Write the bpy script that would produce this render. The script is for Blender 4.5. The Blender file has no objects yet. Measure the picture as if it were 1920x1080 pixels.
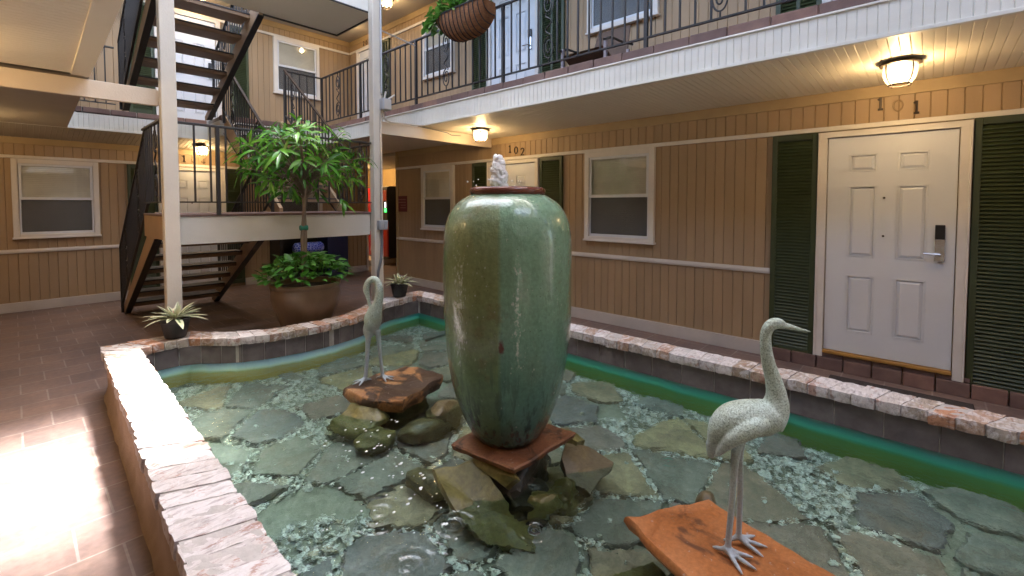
import bpy, bmesh, math, random
import numpy as np
from mathutils import Vector, Matrix, noise as mnoise
from mathutils.geometry import tessellate_polygon
random.seed(7); np.random.seed(7)
R = math.radians
scene = bpy.context.scene
COL = scene.collection

# ------------------------------------------------------------------ camera, sky, sun, exposure
cam = bpy.data.objects.new('camera', bpy.data.cameras.new('camera'))
COL.objects.link(cam)
cam.location = (0, 0, 1.53)
cam.rotation_euler = (R(90 - 2.2285), 0, R(-47.5213))
cam.data.sensor_fit = 'HORIZONTAL'; cam.data.sensor_width = 36
cam.data.lens = 856.546 / 1920 * 36
cam.data.shift_y = (416.29 - 540) / 1920
cam.data.clip_start = 0.02; cam.data.clip_end = 500
scene.camera = cam

SUN_ELEV = math.atan2(1, 0.30)
world = bpy.data.worlds.new('World'); scene.world = world; world.use_nodes = True
nt = world.node_tree; bg = nt.nodes['Background']
sky = nt.nodes.new('ShaderNodeTexSky'); sky.sky_type = 'NISHITA'; sky.sun_disc = False
sky.sun_elevation = SUN_ELEV; sky.sun_rotation = R(90)
sky.air_density = 1.0; sky.dust_density = 2.5; sky.ozone_density = 0.8
nt.links.new(sky.outputs[0], bg.inputs[0]); bg.inputs[1].default_value = 0.15
sun = bpy.data.objects.new('sun', bpy.data.lights.new('sun', 'SUN')); COL.objects.link(sun)
sun.data.energy = 3.0; sun.data.angle = R(7.5); sun.data.color = (1, 0.97, 0.93)
sun.rotation_euler = Vector((-0.30, 0, -1)).to_track_quat('-Z', 'Y').to_euler()
scene.view_settings.view_transform = 'Standard'; scene.view_settings.look = 'None'
scene.view_settings.gamma = 1; scene.view_settings.exposure = 3.5
LAMP_W = 3.3
try:
    scene.cycles.use_denoising = True
    scene.cycles.max_bounces = 8; scene.cycles.transparent_max_bounces = 16
    scene.cycles.sample_clamp_indirect = 6
    scene.cycles.caustics_reflective = False; scene.cycles.caustics_refractive = True
except Exception: pass

# ------------------------------------------------------------------ mesh helpers
class MB:
    def __init__(s): s.v = []; s.f = []; s.c = []; s.r = 0.5
    def add(s, vs, fs, r=None):
        b = len(s.v); s.v += [tuple(map(float, p)) for p in vs]
        s.f += [tuple(b + i for i in f) for f in fs]; s.c += [s.r if r is None else r] * len(fs)
    def hex(s, p, r=None):
        s.add(p, [(0, 3, 2, 1), (4, 5, 6, 7), (0, 1, 5, 4), (1, 2, 6, 5), (2, 3, 7, 6), (3, 0, 4, 7)], r)
    def box(s, a, b, r=None):
        x0, y0, z0 = [min(i, j) for i, j in zip(a, b)]; x1, y1, z1 = [max(i, j) for i, j in zip(a, b)]
        s.hex([(x0, y0, z0), (x1, y0, z0), (x1, y1, z0), (x0, y1, z0), (x0, y0, z1), (x1, y0, z1), (x1, y1, z1), (x0, y1, z1)], r)
    def bar(s, p, q, w, h, up=(0, 0, 1), r=None):
        p = Vector(p); q = Vector(q); d = (q - p).normalized(); u = Vector(up)
        sd = d.cross(u); sd = sd.normalized() if sd.length > 1e-5 else Vector((1, 0, 0)); u = sd.cross(d).normalized()
        o = []
        for e in (p, q):
            o += [e - sd * w / 2 - u * h / 2, e + sd * w / 2 - u * h / 2, e + sd * w / 2 + u * h / 2, e - sd * w / 2 + u * h / 2]
        s.hex(o, r)
    def tube(s, pts, rad, n=8, caps=True, r=None, flat=None):
        pts = [Vector(p) for p in pts]; m = len(pts)
        rad = list(rad) if hasattr(rad, '__len__') else [rad] * m
        t0 = (pts[1] - pts[0]).normalized(); nrm = t0.orthogonal().normalized() if flat is None else Vector(flat)
        vs = []
        for i, p in enumerate(pts):
            t = (pts[min(i + 1, m - 1)] - pts[max(i - 1, 0)]).normalized()
            nrm = (nrm - t * nrm.dot(t)); nrm = nrm.normalized() if nrm.length > 1e-6 else t.orthogonal().normalized()
            b = t.cross(nrm)
            ra, rb = rad[i] if isinstance(rad[i], tuple) else (rad[i], rad[i])
            for k in range(n):
                a = 2 * math.pi * k / n; vs.append(p + nrm * math.cos(a) * ra + b * math.sin(a) * rb)
        fs = [(i * n + k, i * n + (k + 1) % n, (i + 1) * n + (k + 1) % n, (i + 1) * n + k) for i in range(m - 1) for k in range(n)]
        if caps: fs += [tuple(range(n - 1, -1, -1)), tuple((m - 1) * n + k for k in range(n))]
        s.add(vs, fs, r)
    def lathe(s, c, prof, n=32, a0=0.0, r=None, cap=True):
        vs = []; m = len(prof)
        for (rr, z) in prof:
            for k in range(n):
                a = a0 + 2 * math.pi * k / n; vs.append((c[0] + rr * math.cos(a), c[1] + rr * math.sin(a), c[2] + z))
        fs = [(i * n + k, i * n + (k + 1) % n, (i + 1) * n + (k + 1) % n, (i + 1) * n + k) for i in range(m - 1) for k in range(n)]
        if cap: fs += [tuple(range(n - 1, -1, -1)), tuple((m - 1) * n + k for k in range(n))]
        s.add(vs, fs, r)
    def prism(s, poly, z0, z1, r=None):
        n = len(poly)
        s.add([(x, y, z0) for x, y in poly] + [(x, y, z1) for x, y in poly],
              [tuple(range(n - 1, -1, -1)), tuple(range(n, 2 * n))] + [(i, (i + 1) % n, n + (i + 1) % n, n + i) for i in range(n)], r)
    def ball(s, c, rx, ry, rz, nu=14, nv=9, r=None, rot=None):
        vs = []; rot = rot or Matrix.Identity(3); c = Vector(c)
        for j in range(nv + 1):
            t = math.pi * j / nv
            for k in range(nu):
                a = 2 * math.pi * k / nu
                vs.append(c + rot @ Vector((rx * math.sin(t) * math.cos(a), ry * math.sin(t) * math.sin(a), rz * math.cos(t))))
        s.add(vs, [(j * nu + k, (j + 1) * nu + k, (j + 1) * nu + (k + 1) % nu, j * nu + (k + 1) % nu) for j in range(nv) for k in range(nu)], r)
    def build(s, name, mat, parent=None, smooth=None, bevel=0, bseg=2, recalc=True, local=False):
        me = bpy.data.meshes.new(name); off = Vector((0, 0, 0)) if (parent is None or local) else wloc(parent)
        me.from_pydata([(x - off.x, y - off.y, z - off.z) for x, y, z in s.v], [], s.f)
        at = me.attributes.new('rnd', 'FLOAT', 'FACE'); at.data.foreach_set('value', s.c)
        if recalc and len(s.f) < 60000:
            bm = bmesh.new(); bm.from_mesh(me); bmesh.ops.remove_doubles(bm, verts=bm.verts, dist=1e-6)
            bmesh.ops.recalc_face_normals(bm, faces=bm.faces); bm.to_mesh(me); bm.free()
        if smooth is not None:
            me.polygons.foreach_set('use_smooth', [True] * len(me.polygons))
            if smooth > 0: me.set_sharp_from_angle(angle=R(smooth))
        me.materials.append(mat); me.update()
        o = bpy.data.objects.new(name, me); COL.objects.link(o)
        if parent is not None: o.parent = parent
        if bevel:
            b = o.modifiers.new('bevel', 'BEVEL'); b.width = bevel; b.segments = bseg; b.limit_method = 'ANGLE'; b.angle_limit = R(40)
        return o
def wloc(o):
    l = Vector(o.location)
    while o.parent: o = o.parent; l += Vector(o.location)
    return l
def tag(o, label=None, cat=None, group=None, kind=None):
    if label: o['label'] = label
    if cat: o['category'] = cat
    if group: o['group'] = group
    if kind: o['kind'] = kind
    return o
def thing(name, label, cat, loc=(0, 0, 0), group=None, rz=0):
    o = bpy.data.objects.new(name, None); COL.objects.link(o); o.location = loc; o.rotation_euler = (0, 0, rz)
    o.empty_display_size = 0.1
    return tag(o, label, cat, group)
def struct(o, label, cat): return tag(o, label, cat, kind='structure')
def copy_tree(o, parent=None):
    c = o.copy(); COL.objects.link(c)
    if parent is not None: c.parent = parent
    for ch in list(o.children): copy_tree(ch, c)
    return c

# ------------------------------------------------------------------ materials
def newmat(name):
    m = bpy.data.materials.new(name); m.use_nodes = True
    n = m.node_tree; return m, n, n.nodes['Principled BSDF']
def nd(n, t, **kw):
    o = n.nodes.new(t)
    for k, v in kw.items():
        if k in o.inputs: o.inputs[k].default_value = v
        else: setattr(o, k, v)
    return o
def rgba(c): return (c[0], c[1], c[2], 1)
def ramp(n, fac, stops):
    r = n.nodes.new('ShaderNodeValToRGB'); e = r.color_ramp.elements
    while len(e) < len(stops): e.new(0.5)
    for el, (p, c) in zip(e, stops): el.position = p; el.color = rgba(c) if len(c) == 3 else c
    n.links.new(fac, r.inputs[0]); return r.outputs[0]
def mixc(n, a, b, f, mode='MIX'):
    x = n.nodes.new('ShaderNodeMix'); x.data_type = 'RGBA'; x.blend_type = mode
    for sock, v in ((x.inputs[0], f), (x.inputs[6], a), (x.inputs[7], b)):
        if hasattr(v, 'is_linked') or hasattr(v, 'links'): n.links.new(v, sock)
        else: sock.default_value = rgba(v) if hasattr(v, '__len__') else v
    return x.outputs[2]
def math_(n, op, a, b=0.0, c=0.0):
    x = n.nodes.new('ShaderNodeMath'); x.operation = op
    for i, v in enumerate((a, b, c)):
        if hasattr(v, 'links'): n.links.new(v, x.inputs[i])
        else: x.inputs[i].default_value = v
    return x.outputs[0]
def coords(n, scale=(1, 1, 1), loc=(0, 0, 0)):
    t = n.nodes.new('ShaderNodeTexCoord'); mp = n.nodes.new('ShaderNodeMapping')
    mp.inputs['Scale'].default_value = scale; mp.inputs['Location'].default_value = loc
    n.links.new(t.outputs['Object'], mp.inputs[0]); return mp.outputs[0]
def noise(n, vec, scale, detail=4, rough=0.55, dist=0.0):
    x = nd(n, 'ShaderNodeTexNoise', Scale=scale, Detail=detail, Roughness=rough, Distortion=dist)
    n.links.new(vec, x.inputs['Vector']); return x.outputs[0]
def bump(n, p, h, strength, dist=0.01):
    b = nd(n, 'ShaderNodeBump', Strength=strength, Distance=dist); n.links.new(h, b.inputs['Height'])
    if p.inputs['Normal'].links: n.links.new(p.inputs['Normal'].links[0].from_socket, b.inputs['Normal'])
    n.links.new(b.outputs[0], p.inputs['Normal'])
def attr(n, name='rnd'):
    a = n.nodes.new('ShaderNodeAttribute'); a.attribute_name = name; return a.outputs['Fac']
def M(name, c, rough=0.6, c2=None, scale=6, st=(1, 1, 1), bmp=0.0, bscale=60, metal=0.0, spec=0.5, vary=None, bd=0.005):
    m, n, p = newmat(name); v = coords(n, st)
    col = ramp(n, noise(n, v, scale, 5), [(0.3, c), (0.7, c2 if c2 else tuple(x * 0.88 for x in c))])
    if vary: col = mixc(n, col, ramp(n, attr(n), vary), 1.0, 'MULTIPLY')
    n.links.new(col, p.inputs['Base Color'])
    p.inputs['Roughness'].default_value = rough; p.inputs['Metallic'].default_value = metal
    p.inputs['Specular IOR Level'].default_value = spec
    if bmp: bump(n, p, noise(n, v, bscale, 4), bmp, bd)
    return m
MT = {}
MT['siding'] = M('siding', (0.395, 0.275, 0.160), 0.6, (0.325, 0.225, 0.130), 1.6, (1, 1, 0.45), bmp=0.25, bscale=140, vary=[(0, (0.94, 0.94, 0.94)), (1, (1.04, 1.03, 1.02))])
MT['frieze'] = M('frieze', (0.40, 0.29, 0.155), 0.6, bmp=0.15, bscale=90)
MT['trim'] = M('trim', (0.70, 0.665, 0.62), 0.5, (0.63, 0.595, 0.55), 5, bmp=0.1, bscale=60)
MT['baseboard'] = M('baseboard', (0.56, 0.51, 0.47), 0.55, (0.45, 0.41, 0.38), 2.5, bmp=0.15, bscale=40)
MT['door'] = M('door', (0.66, 0.68, 0.715), 0.38, (0.62, 0.64, 0.67), 3, bmp=0.05, bscale=90)
MT['shutter'] = M('shutter', (0.042, 0.058, 0.022), 0.45, (0.032, 0.045, 0.017), 8, bmp=0.1)
MT['fascia'] = M('fascia', (0.70, 0.70, 0.66), 0.5, (0.62, 0.61, 0.56), 2.2, (1, 1, 3), bmp=0.1, bscale=50)
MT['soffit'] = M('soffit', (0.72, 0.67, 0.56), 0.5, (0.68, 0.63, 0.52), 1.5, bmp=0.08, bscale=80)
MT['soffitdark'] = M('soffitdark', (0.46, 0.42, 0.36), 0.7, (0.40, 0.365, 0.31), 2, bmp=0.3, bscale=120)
MT['beam'] = M('beam', (0.60, 0.52, 0.42), 0.55, (0.55, 0.47, 0.38), 4, bmp=0.25, bscale=90)
MT['post'] = M('post', (0.62, 0.58, 0.51), 0.5, (0.56, 0.52, 0.46), 5, bmp=0.3, bscale=70)
MT['landing'] = M('landing', (0.64, 0.61, 0.55), 0.55, (0.56, 0.53, 0.47), 2.5, bmp=0.3, bscale=110)
MT['iron'] = M('iron', (0.016, 0.016, 0.018), 0.42, (0.025, 0.022, 0.022), 20, bmp=0.2, bscale=120)
MT['tread'] = M('tread', (0.30, 0.205, 0.13), 0.6, (0.24, 0.16, 0.10), 6, bmp=0.25)
MT['treadtop'] = M('treadtop', (0.075, 0.075, 0.085), 0.6, (0.035, 0.035, 0.04), 9, bmp=0.3)
MT['stringer'] = M('stringer', (0.44, 0.31, 0.19), 0.5, (0.38, 0.26, 0.16), 6, bmp=0.15)
MT['handrail'] = M('handrail', (0.055, 0.027, 0.014), 0.65, (0.02, 0.014, 0.012), 14, spec=0.25)
MT['brickedge'] = M('brickedge', (0.20, 0.125, 0.105), 0.75, (0.14, 0.085, 0.075), 9, bmp=0.5, bscale=60, vary=[(0, (0.75, 0.75, 0.8)), (0.5, (1, 1, 1)), (1, (1.35, 1.2, 1.1))])
MT['blind'] = M('blind', (0.78, 0.75, 0.66), 0.6, (0.56, 0.52, 0.46), 2)
MT['chrome'] = M('chrome', (0.7, 0.7, 0.7), 0.25, metal=1)
MT['black'] = M('black', (0.012, 0.012, 0.013), 0.35)
MT['bronze'] = M('bronze', (0.045, 0.030, 0.022), 0.45, (0.03, 0.02, 0.015), 20, metal=0.4)
MT['sill'] = M('sill', (0.42, 0.22, 0.05), 0.5, (0.33, 0.17, 0.04), 10)
MT['greyplastic'] = M('greyplastic', (0.36, 0.38, 0.42), 0.45, (0.30, 0.32, 0.36), 12)
MT['conduit'] = M('conduit', (0.42, 0.42, 0.42), 0.35, metal=0.7)
MT['conduitcream'] = M('conduitcream', (0.50, 0.46, 0.40), 0.5)
MT['darkconduit'] = M('darkconduit', (0.16, 0.17, 0.19), 0.5)
MT['plaque'] = M('plaque', (0.12, 0.010, 0.018), 0.4)
MT['plaqueline'] = M('plaqueline', (0.30, 0.16, 0.15), 0.5)
MT['navy'] = M('navy', (0.012, 0.018, 0.075), 0.45, (0.009, 0.013, 0.05), 30)
MT['vred'] = M('vred', (0.42, 0.012, 0.010), 0.3, (0.36, 0.010, 0.009), 4)
MT['vwhite'] = M('vwhite', (0.75, 0.72, 0.70), 0.3)
MT['fabric'] = M('fabric', (0.115, 0.075, 0.055), 0.8, (0.09, 0.06, 0.045), 20, bmp=0.3, bscale=200)
MT['chairmetal'] = M('chairmetal', (0.34, 0.31, 0.34), 0.4, metal=0.5)
MT['coco'] = M('coco', (0.25, 0.105, 0.038), 0.9, (0.13, 0.052, 0.020), 26, (1, 1, 3), bmp=0.9, bscale=90)
MT['blackpot'] = M('blackpot', (0.018, 0.017, 0.017), 0.5, (0.026, 0.024, 0.024), 12, bmp=0.1)
MT['soil'] = M('soil', (0.03, 0.018, 0.012), 0.95, (0.05, 0.03, 0.02), 40, bmp=0.8)
MT['bark'] = M('bark', (0.21, 0.15, 0.10), 0.8, (0.13, 0.09, 0.06), 16, (1, 1, 0.3), bmp=0.6, bscale=50)
MT['ribbon'] = M('ribbon', (0.01, 0.16, 0.10), 0.4)
MT['number'] = M('number', (0.045, 0.030, 0.020), 0.4, metal=0.3)
MT['numberbrass'] = M('numberbrass', (0.30, 0.205, 0.11), 0.5, metal=0.2)
MT['doormat'] = M('doormat', (0.03, 0.024, 0.024), 0.95, (0.06, 0.045, 0.04), 60, bmp=1.0, bscale=120)
MT['rooftop'] = M('rooftop', (0.35, 0.33, 0.30), 0.8)
MT['shade_roof'] = M('shade_roof', (0.62, 0.58, 0.50), 0.7)
MT['yellowwall'] = M('yellowwall', (0.50, 0.36, 0.17), 0.6, (0.46, 0.33, 0.15), 3)
MT['tie'] = M('tie', (0.55, 0.52, 0.48), 0.5)

def thinfres(n, f0, normal=None):
    l = n.nodes.new('ShaderNodeLayerWeight'); l.inputs['Blend'].default_value = 0.5
    if normal is not None: n.links.new(normal, l.inputs['Normal'])
    c = n.nodes.new('ShaderNodeClamp'); n.links.new(math_(n, 'MULTIPLY_ADD', math_(n, 'POWER', l.outputs['Facing'], 5.0), 1 - f0, f0), c.inputs[0]); return c.outputs[0]
def emis(name, c, s):
    m, n, p = newmat(name); p.inputs['Base Color'].default_value = rgba(c)
    p.inputs['Emission Color'].default_value = rgba(c); p.inputs['Emission Strength'].default_value = s; return m
MT['bulb'] = emis('bulb', (1.0, 0.70, 0.36), 12.0)
MT['vgreen'] = emis('vgreen', (0.05, 0.9, 0.12), 0.35)
MT['vlit'] = emis('vlit', (0.9, 0.95, 1.0), 0.35)

def mat_glass(name, tint, rough, refl):
    m, n, p = newmat(name); out = n.nodes['Material Output']
    t = nd(n, 'ShaderNodeBsdfTransparent', Color=rgba(tint)); g = nd(n, 'ShaderNodeBsdfGlossy', Roughness=rough)
    mx = n.nodes.new('ShaderNodeMixShader')
    n.links.new(thinfres(n, refl), mx.inputs[0]); n.links.new(t.outputs[0], mx.inputs[1]); n.links.new(g.outputs[0], mx.inputs[2])
    n.links.new(mx.outputs[0], out.inputs['Surface']); return m
MT['glass'] = mat_glass('glass', (0.90, 0.92, 0.90), 0.02, 0.11)
def mat_lampglass():
    m, n, p = newmat('lampglass'); out = n.nodes['Material Output']
    t = nd(n, 'ShaderNodeBsdfTransparent', Color=(0.97, 0.93, 0.85, 1))
    d = nd(n, 'ShaderNodeBsdfTranslucent', Color=(0.95, 0.9, 0.8, 1)); g = nd(n, 'ShaderNodeBsdfGlossy', Roughness=0.12)
    a = n.nodes.new('ShaderNodeMixShader'); a.inputs[0].default_value = 0.16
    b = n.nodes.new('ShaderNodeMixShader')
    n.links.new(t.outputs[0], a.inputs[1]); n.links.new(d.outputs[0], a.inputs[2])
    n.links.new(thinfres(n, 0.04), b.inputs[0]); n.links.new(a.outputs[0], b.inputs[1]); n.links.new(g.outputs[0], b.inputs[2])
    n.links.new(b.outputs[0], out.inputs['Surface']); return m
MT['lampglass'] = mat_lampglass()
def mat_frosted():
    m, n, p = newmat('frosted'); out = n.nodes['Material Output']; t = nd(n, 'ShaderNodeBsdfTranslucent', Color=(0.44, 0.45, 0.46, 1))
    n.links.new(t.outputs[0], out.inputs['Surface']); return m
MT['frosted'] = mat_frosted()
def mat_screen():
    m, n, p = newmat('screen'); out = n.nodes['Material Output']
    p.inputs['Base Color'].default_value = (0.075, 0.075, 0.08, 1); p.inputs['Roughness'].default_value = 0.6
    t = nd(n, 'ShaderNodeBsdfTransparent'); mx = n.nodes.new('ShaderNodeMixShader'); mx.inputs[0].default_value = 0.68
    n.links.new(t.outputs[0], mx.inputs[1]); n.links.new(p.outputs[0], mx.inputs[2]); n.links.new(mx.outputs[0], out.inputs['Surface']); return m
MT['screen'] = mat_screen()

def mat_floor():
    m, n, p = newmat('pavers'); v = coords(n, loc=(0.0, -0.25, 0))
    b = nd(n, 'ShaderNodeTexBrick', offset=0.5, Scale=1.0)
    b.inputs['Brick Width'].default_value = 0.295; b.inputs['Row Height'].default_value = 0.30
    b.inputs['Mortar Size'].default_value = 0.006; b.inputs['Mortar Smooth'].default_value = 0.3; b.inputs['Bias'].default_value = -0.1
    b.inputs['Color1'].default_value = (0.195, 0.142, 0.126, 1); b.inputs['Color2'].default_value = (0.150, 0.112, 0.105, 1); b.inputs['Mortar'].default_value = (0.25, 0.22, 0.205, 1)
    n.links.new(v, b.inputs['Vector'])
    v2 = coords(n); nz = noise(n, v2, 3.2, 6, 0.65); nf = noise(n, v2, 26, 5)
    c = mixc(n, b.outputs['Color'], ramp(n, nz, [(0.25, (0.62, 0.60, 0.66)), (0.75, (1.35, 1.25, 1.15))]), 1.0, 'MULTIPLY')
    c = mixc(n, c, ramp(n, nf, [(0.3, (0.85, 0.85, 0.85)), (0.7, (1.15, 1.12, 1.1))]), 1.0, 'MULTIPLY')
    n.links.new(c, p.inputs['Base Color'])
    n.links.new(ramp(n, nz, [(0.3, (0.42,) * 3), (0.7, (0.62,) * 3)]), p.inputs['Roughness'])
    bump(n, p, b.outputs['Fac'], -0.5, 0.004); bump(n, p, nf, 0.25, 0.004)
    return m
MT['floor'] = mat_floor()
def mat_coping():
    m, n, p = newmat('copingbrick'); v = coords(n); a = attr(n)
    base = ramp(n, a, [(0.0, (0.20, 0.13, 0.11)), (0.10, (0.34, 0.22, 0.15)), (0.22, (0.30, 0.25, 0.19)), (0.32, (0.46, 0.21, 0.11)), (0.42, (0.38, 0.31, 0.25)), (0.55, (0.52, 0.47, 0.45)), (1.0, (0.62, 0.58, 0.58))])
    nz = noise(n, v, 16, 8, 0.7, 0.6); n2 = noise(n, coords(n, (14, 60, 40)), 1.0, 5, 0.6)
    c = mixc(n, base, (0.66, 0.62, 0.62), ramp(n, nz, [(0.48, (0, 0, 0)), (0.60, (0.75,) * 3)]))
    c = mixc(n, c, (0.34, 0.17, 0.12), ramp(n, noise(n, coords(n, (1, 1.6, 1)), 7, 7, 0.75, 0.3), [(0.56, (0, 0, 0)), (0.62, (0.75,) * 3)]))
    c = mixc(n, c, ramp(n, n2, [(0.32, (0.60, 0.58, 0.58)), (0.5, (1, 1, 1))]), 1.0, 'MULTIPLY')
    n.links.new(c, p.inputs['Base Color']); p.inputs['Roughness'].default_value = 0.8
    bump(n, p, nz, 0.6, 0.006); bump(n, p, n2, 0.7, 0.006); return m
MT['coping'] = mat_coping()
MT['mortar'] = M('mortar', (0.50, 0.46, 0.44), 0.9, (0.38, 0.35, 0.33), 20, bmp=0.8)
MT['stucco'] = M('stucco', (0.42, 0.315, 0.235), 0.85, (0.30, 0.215, 0.155), 5, bmp=0.9, bscale=70, bd=0.01)
MT['tile'] = M('tile', (0.165, 0.140, 0.140), 0.5, (0.095, 0.078, 0.077), 11, bmp=0.3, vary=[(0, (0.85, 0.82, 0.82)), (1, (1.15, 1.15, 1.18))])
def mat_liner():
    m, n, p = newmat('liner'); v = coords(n); s = n.nodes.new('ShaderNodeSeparateXYZ'); n.links.new(v, s.inputs[0])
    z = math_(n, 'ADD', s.outputs[2], math_(n, 'MULTIPLY', math_(n, 'SUBTRACT', noise(n, coords(n, (1, 1, 0.3)), 6, 5), 0.5), 0.05))
    f = math_(n, 'MULTIPLY_ADD', z, 1 / 0.235, 0.06 / 0.235)
    c1 = ramp(n, f, [(0.0, (0.72, 0.56, 0.16)), (0.48, (0.70, 0.58, 0.18)), (0.58, (0.62, 0.84, 0.60)), (0.70, (0.56, 0.90, 0.90)), (0.93, (0.34, 0.60, 0.82)), (0.965, (0.20, 0.19, 0.19))])
    c2 = ramp(n, f, [(0.0, (0.21, 0.38, 0.09)), (0.45, (0.17, 0.40, 0.11)), (0.66, (0.07, 0.54, 0.38)), (0.82, (0.09, 0.48, 0.46)), (0.94, (0.20, 0.32, 0.34)), (0.965, (0.22, 0.20, 0.19))])
    sx = ramp(n, math_(n, 'MULTIPLY_ADD', s.outputs[0], 1 / 1.2, -0.2 / 1.2), [(0.0, (0, 0, 0)), (1.0, (1, 1, 1))])
    n.links.new(mixc(n, c1, c2, sx), p.inputs['Base Color']); p.inputs['Roughness'].default_value = 0.5; return m
MT['liner'] = mat_liner()
MT['poolfloor'] = M('poolfloor', (0.34, 0.35, 0.28), 0.8, (0.18, 0.19, 0.15), 40, bmp=0.6)
def mat_water():
    m, n, p = newmat('water'); out = n.nodes['Material Output']
    t = nd(n, 'ShaderNodeBsdfRefraction', Color=(0.80, 0.95, 0.92, 1), IOR=1.16, Roughness=0.0); g = nd(n, 'ShaderNodeBsdfGlossy', Roughness=0.03)
    mx = n.nodes.new('ShaderNodeMixShader')
    v = coords(n); h = noise(n, v, 9, 3, 0.5, 0.4); h2 = noise(n, v, 34, 2)
    hs = math_(n, 'ADD', math_(n, 'MULTIPLY', h, 0.7), math_(n, 'MULTIPLY', h2, 0.22))
    geo = n.nodes.new('ShaderNodeNewGeometry')
    for (x, y, fr, k, amp) in RIPPLES:
        d = nd(n, 'ShaderNodeVectorMath', operation='DISTANCE'); n.links.new(v, d.inputs[0]); d.inputs[1].default_value = (x, y, 0.088)
        w = math_(n, 'MULTIPLY', math_(n, 'SINE', math_(n, 'MULTIPLY', d.outputs['Value'], fr)), math_(n, 'MULTIPLY', math_(n, 'EXPONENT', math_(n, 'MULTIPLY', d.outputs['Value'], -k)), amp * 0.55))
        hs = math_(n, 'ADD', hs, w)
    b = nd(n, 'ShaderNodeBump', Strength=0.6, Distance=0.03); n.links.new(hs, b.inputs['Height'])
    n.links.new(b.outputs[0], g.inputs['Normal']); n.links.new(b.outputs[0], t.inputs['Normal'])
    n.links.new(thinfres(n, 0.05, b.outputs[0]), mx.inputs[0]); n.links.new(t.outputs[0], mx.inputs[1]); n.links.new(g.outputs[0], mx.inputs[2])
    n.links.new(mx.outputs[0], out.inputs['Surface']); return m
RIPPLES = [(1.295, 1.545, 130, 14, 0.9), (1.518, 1.255, 130, 16, 0.9), (1.118, 1.864, 110, 9, 0.5), (1.80, 1.30, 120, 12, 0.5), (1.02, 1.50, 120, 12, 0.5), (2.45, 1.05, 110, 10, 0.35)]
MT['water'] = mat_water()
def mat_stone(name, stops, rough=0.55, sc=7, warm=None):
    m, n, p = newmat(name); v = coords(n); oi = n.nodes.new('ShaderNodeObjectInfo')
    base = ramp(n, oi.outputs['Random'], stops); nz = noise(n, v, sc, 8, 0.65, 0.5); nf = noise(n, v, 45, 4)
    c = mixc(n, base, ramp(n, nz, [(0.3, (0.55, 0.58, 0.55)), (0.55, (1, 1, 1)), (0.75, (1.5, 1.45, 1.3))]), 1.0, 'MULTIPLY')
    if warm: c = mixc(n, c, warm, ramp(n, noise(n, coords(n, (1, 1, 1), (5, 2, 1)), 4.5, 7, 0.7, 0.8), [(0.50, (0, 0, 0)), (0.66, (0.7,) * 3)]))
    c = mixc(n, c, ramp(n, nf, [(0.3, (0.8,) * 3), (0.7, (1.18,) * 3)]), 1.0, 'MULTIPLY')
    n.links.new(c, p.inputs['Base Color']); p.inputs['Roughness'].default_value = rough
    bump(n, p, nz, 0.7, 0.02); bump(n, p, nf, 0.4, 0.004); return m
MT['flag'] = mat_stone('flagstone', [(0, (0.23, 0.235, 0.215)), (0.25, (0.29, 0.28, 0.235)), (0.45, (0.185, 0.185, 0.19)), (0.62, (0.29, 0.225, 0.185)), (0.8, (0.36, 0.30, 0.18)), (1, (0.25, 0.24, 0.235))], warm=(0.21, 0.155, 0.115))
MT['rockolive'] = mat_stone('rockolive', [(0, (0.145, 0.125, 0.040)), (1, (0.185, 0.165, 0.055))], 0.4, 6)
MT['rockdark'] = mat_stone('rockdark', [(0, (0.030, 0.026, 0.018)), (1, (0.050, 0.040, 0.026))], 0.3, 8)
MT['rockbrown'] = mat_stone('rockbrown', [(0, (0.12, 0.09, 0.045)), (1, (0.15, 0.12, 0.055))], 0.4, 8)
def mat_slab(name, c1, c2, c3, wet=None):
    m, n, p = newmat(name); v = coords(n); nz = noise(n, v, 5, 8, 0.62, 0.6); nf = noise(n, v, 60, 5, 0.6)
    c = ramp(n, nz, [(0.28, c2), (0.48, c1), (0.72, c3)])
    c = mixc(n, c, ramp(n, nf, [(0.3, (0.78,) * 3), (0.7, (1.2,) * 3)]), 1.0, 'MULTIPLY')
    rg = ramp(n, nz, [(0.3, (0.3,) * 3), (0.6, (0.6,) * 3)])
    if wet:
        wv = noise(n, v, wet[0], 6, 0.6, 0.8); f = ramp(n, wv, [(wet[1], (0, 0, 0)), (wet[1] + 0.06, (1, 1, 1))])
        c = mixc(n, c, wet[2], f)
    # splashes of lime
    sp = ramp(n, noise(n, v, 38, 4, 0.7), [(0.64, (0, 0, 0)), (0.70, (0.55,) * 3)])
    c = mixc(n, c, (0.42, 0.40, 0.42), sp)
    n.links.new(c, p.inputs['Base Color']); n.links.new(rg, p.inputs['Roughness'])
    bump(n, p, nz, 0.5, 0.02); bump(n, p, nf, 0.4, 0.004); return m
MT['slab'] = mat_slab('orangeslab', (0.36, 0.125, 0.034), (0.23, 0.075, 0.022), (0.42, 0.175, 0.065), (3.4, 0.60, (0.13, 0.048, 0.020)))
MT['slabvase'] = mat_slab('slabvase', (0.20, 0.078, 0.036), (0.11, 0.045, 0.022), (0.34, 0.16, 0.08), (6, 0.58, (0.06, 0.025, 0.014)))
MT['slabrust'] = mat_slab('slabrust', (0.32, 0.15, 0.055), (0.14, 0.06, 0.022), (0.42, 0.24, 0.11), (2.7, 0.46, (0.050, 0.026, 0.013)))
def mat_pebble():
    m, n, p = newmat('pebble'); c = ramp(n, attr(n), [(0, (0.46, 0.48, 0.42)), (0.3, (0.66, 0.68, 0.63)), (0.8, (0.82, 0.83, 0.79)), (1, (0.46, 0.41, 0.29))])
    n.links.new(c, p.inputs['Base Color']); p.inputs['Roughness'].default_value = 0.5; return m
MT['pebble'] = mat_pebble()
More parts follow.
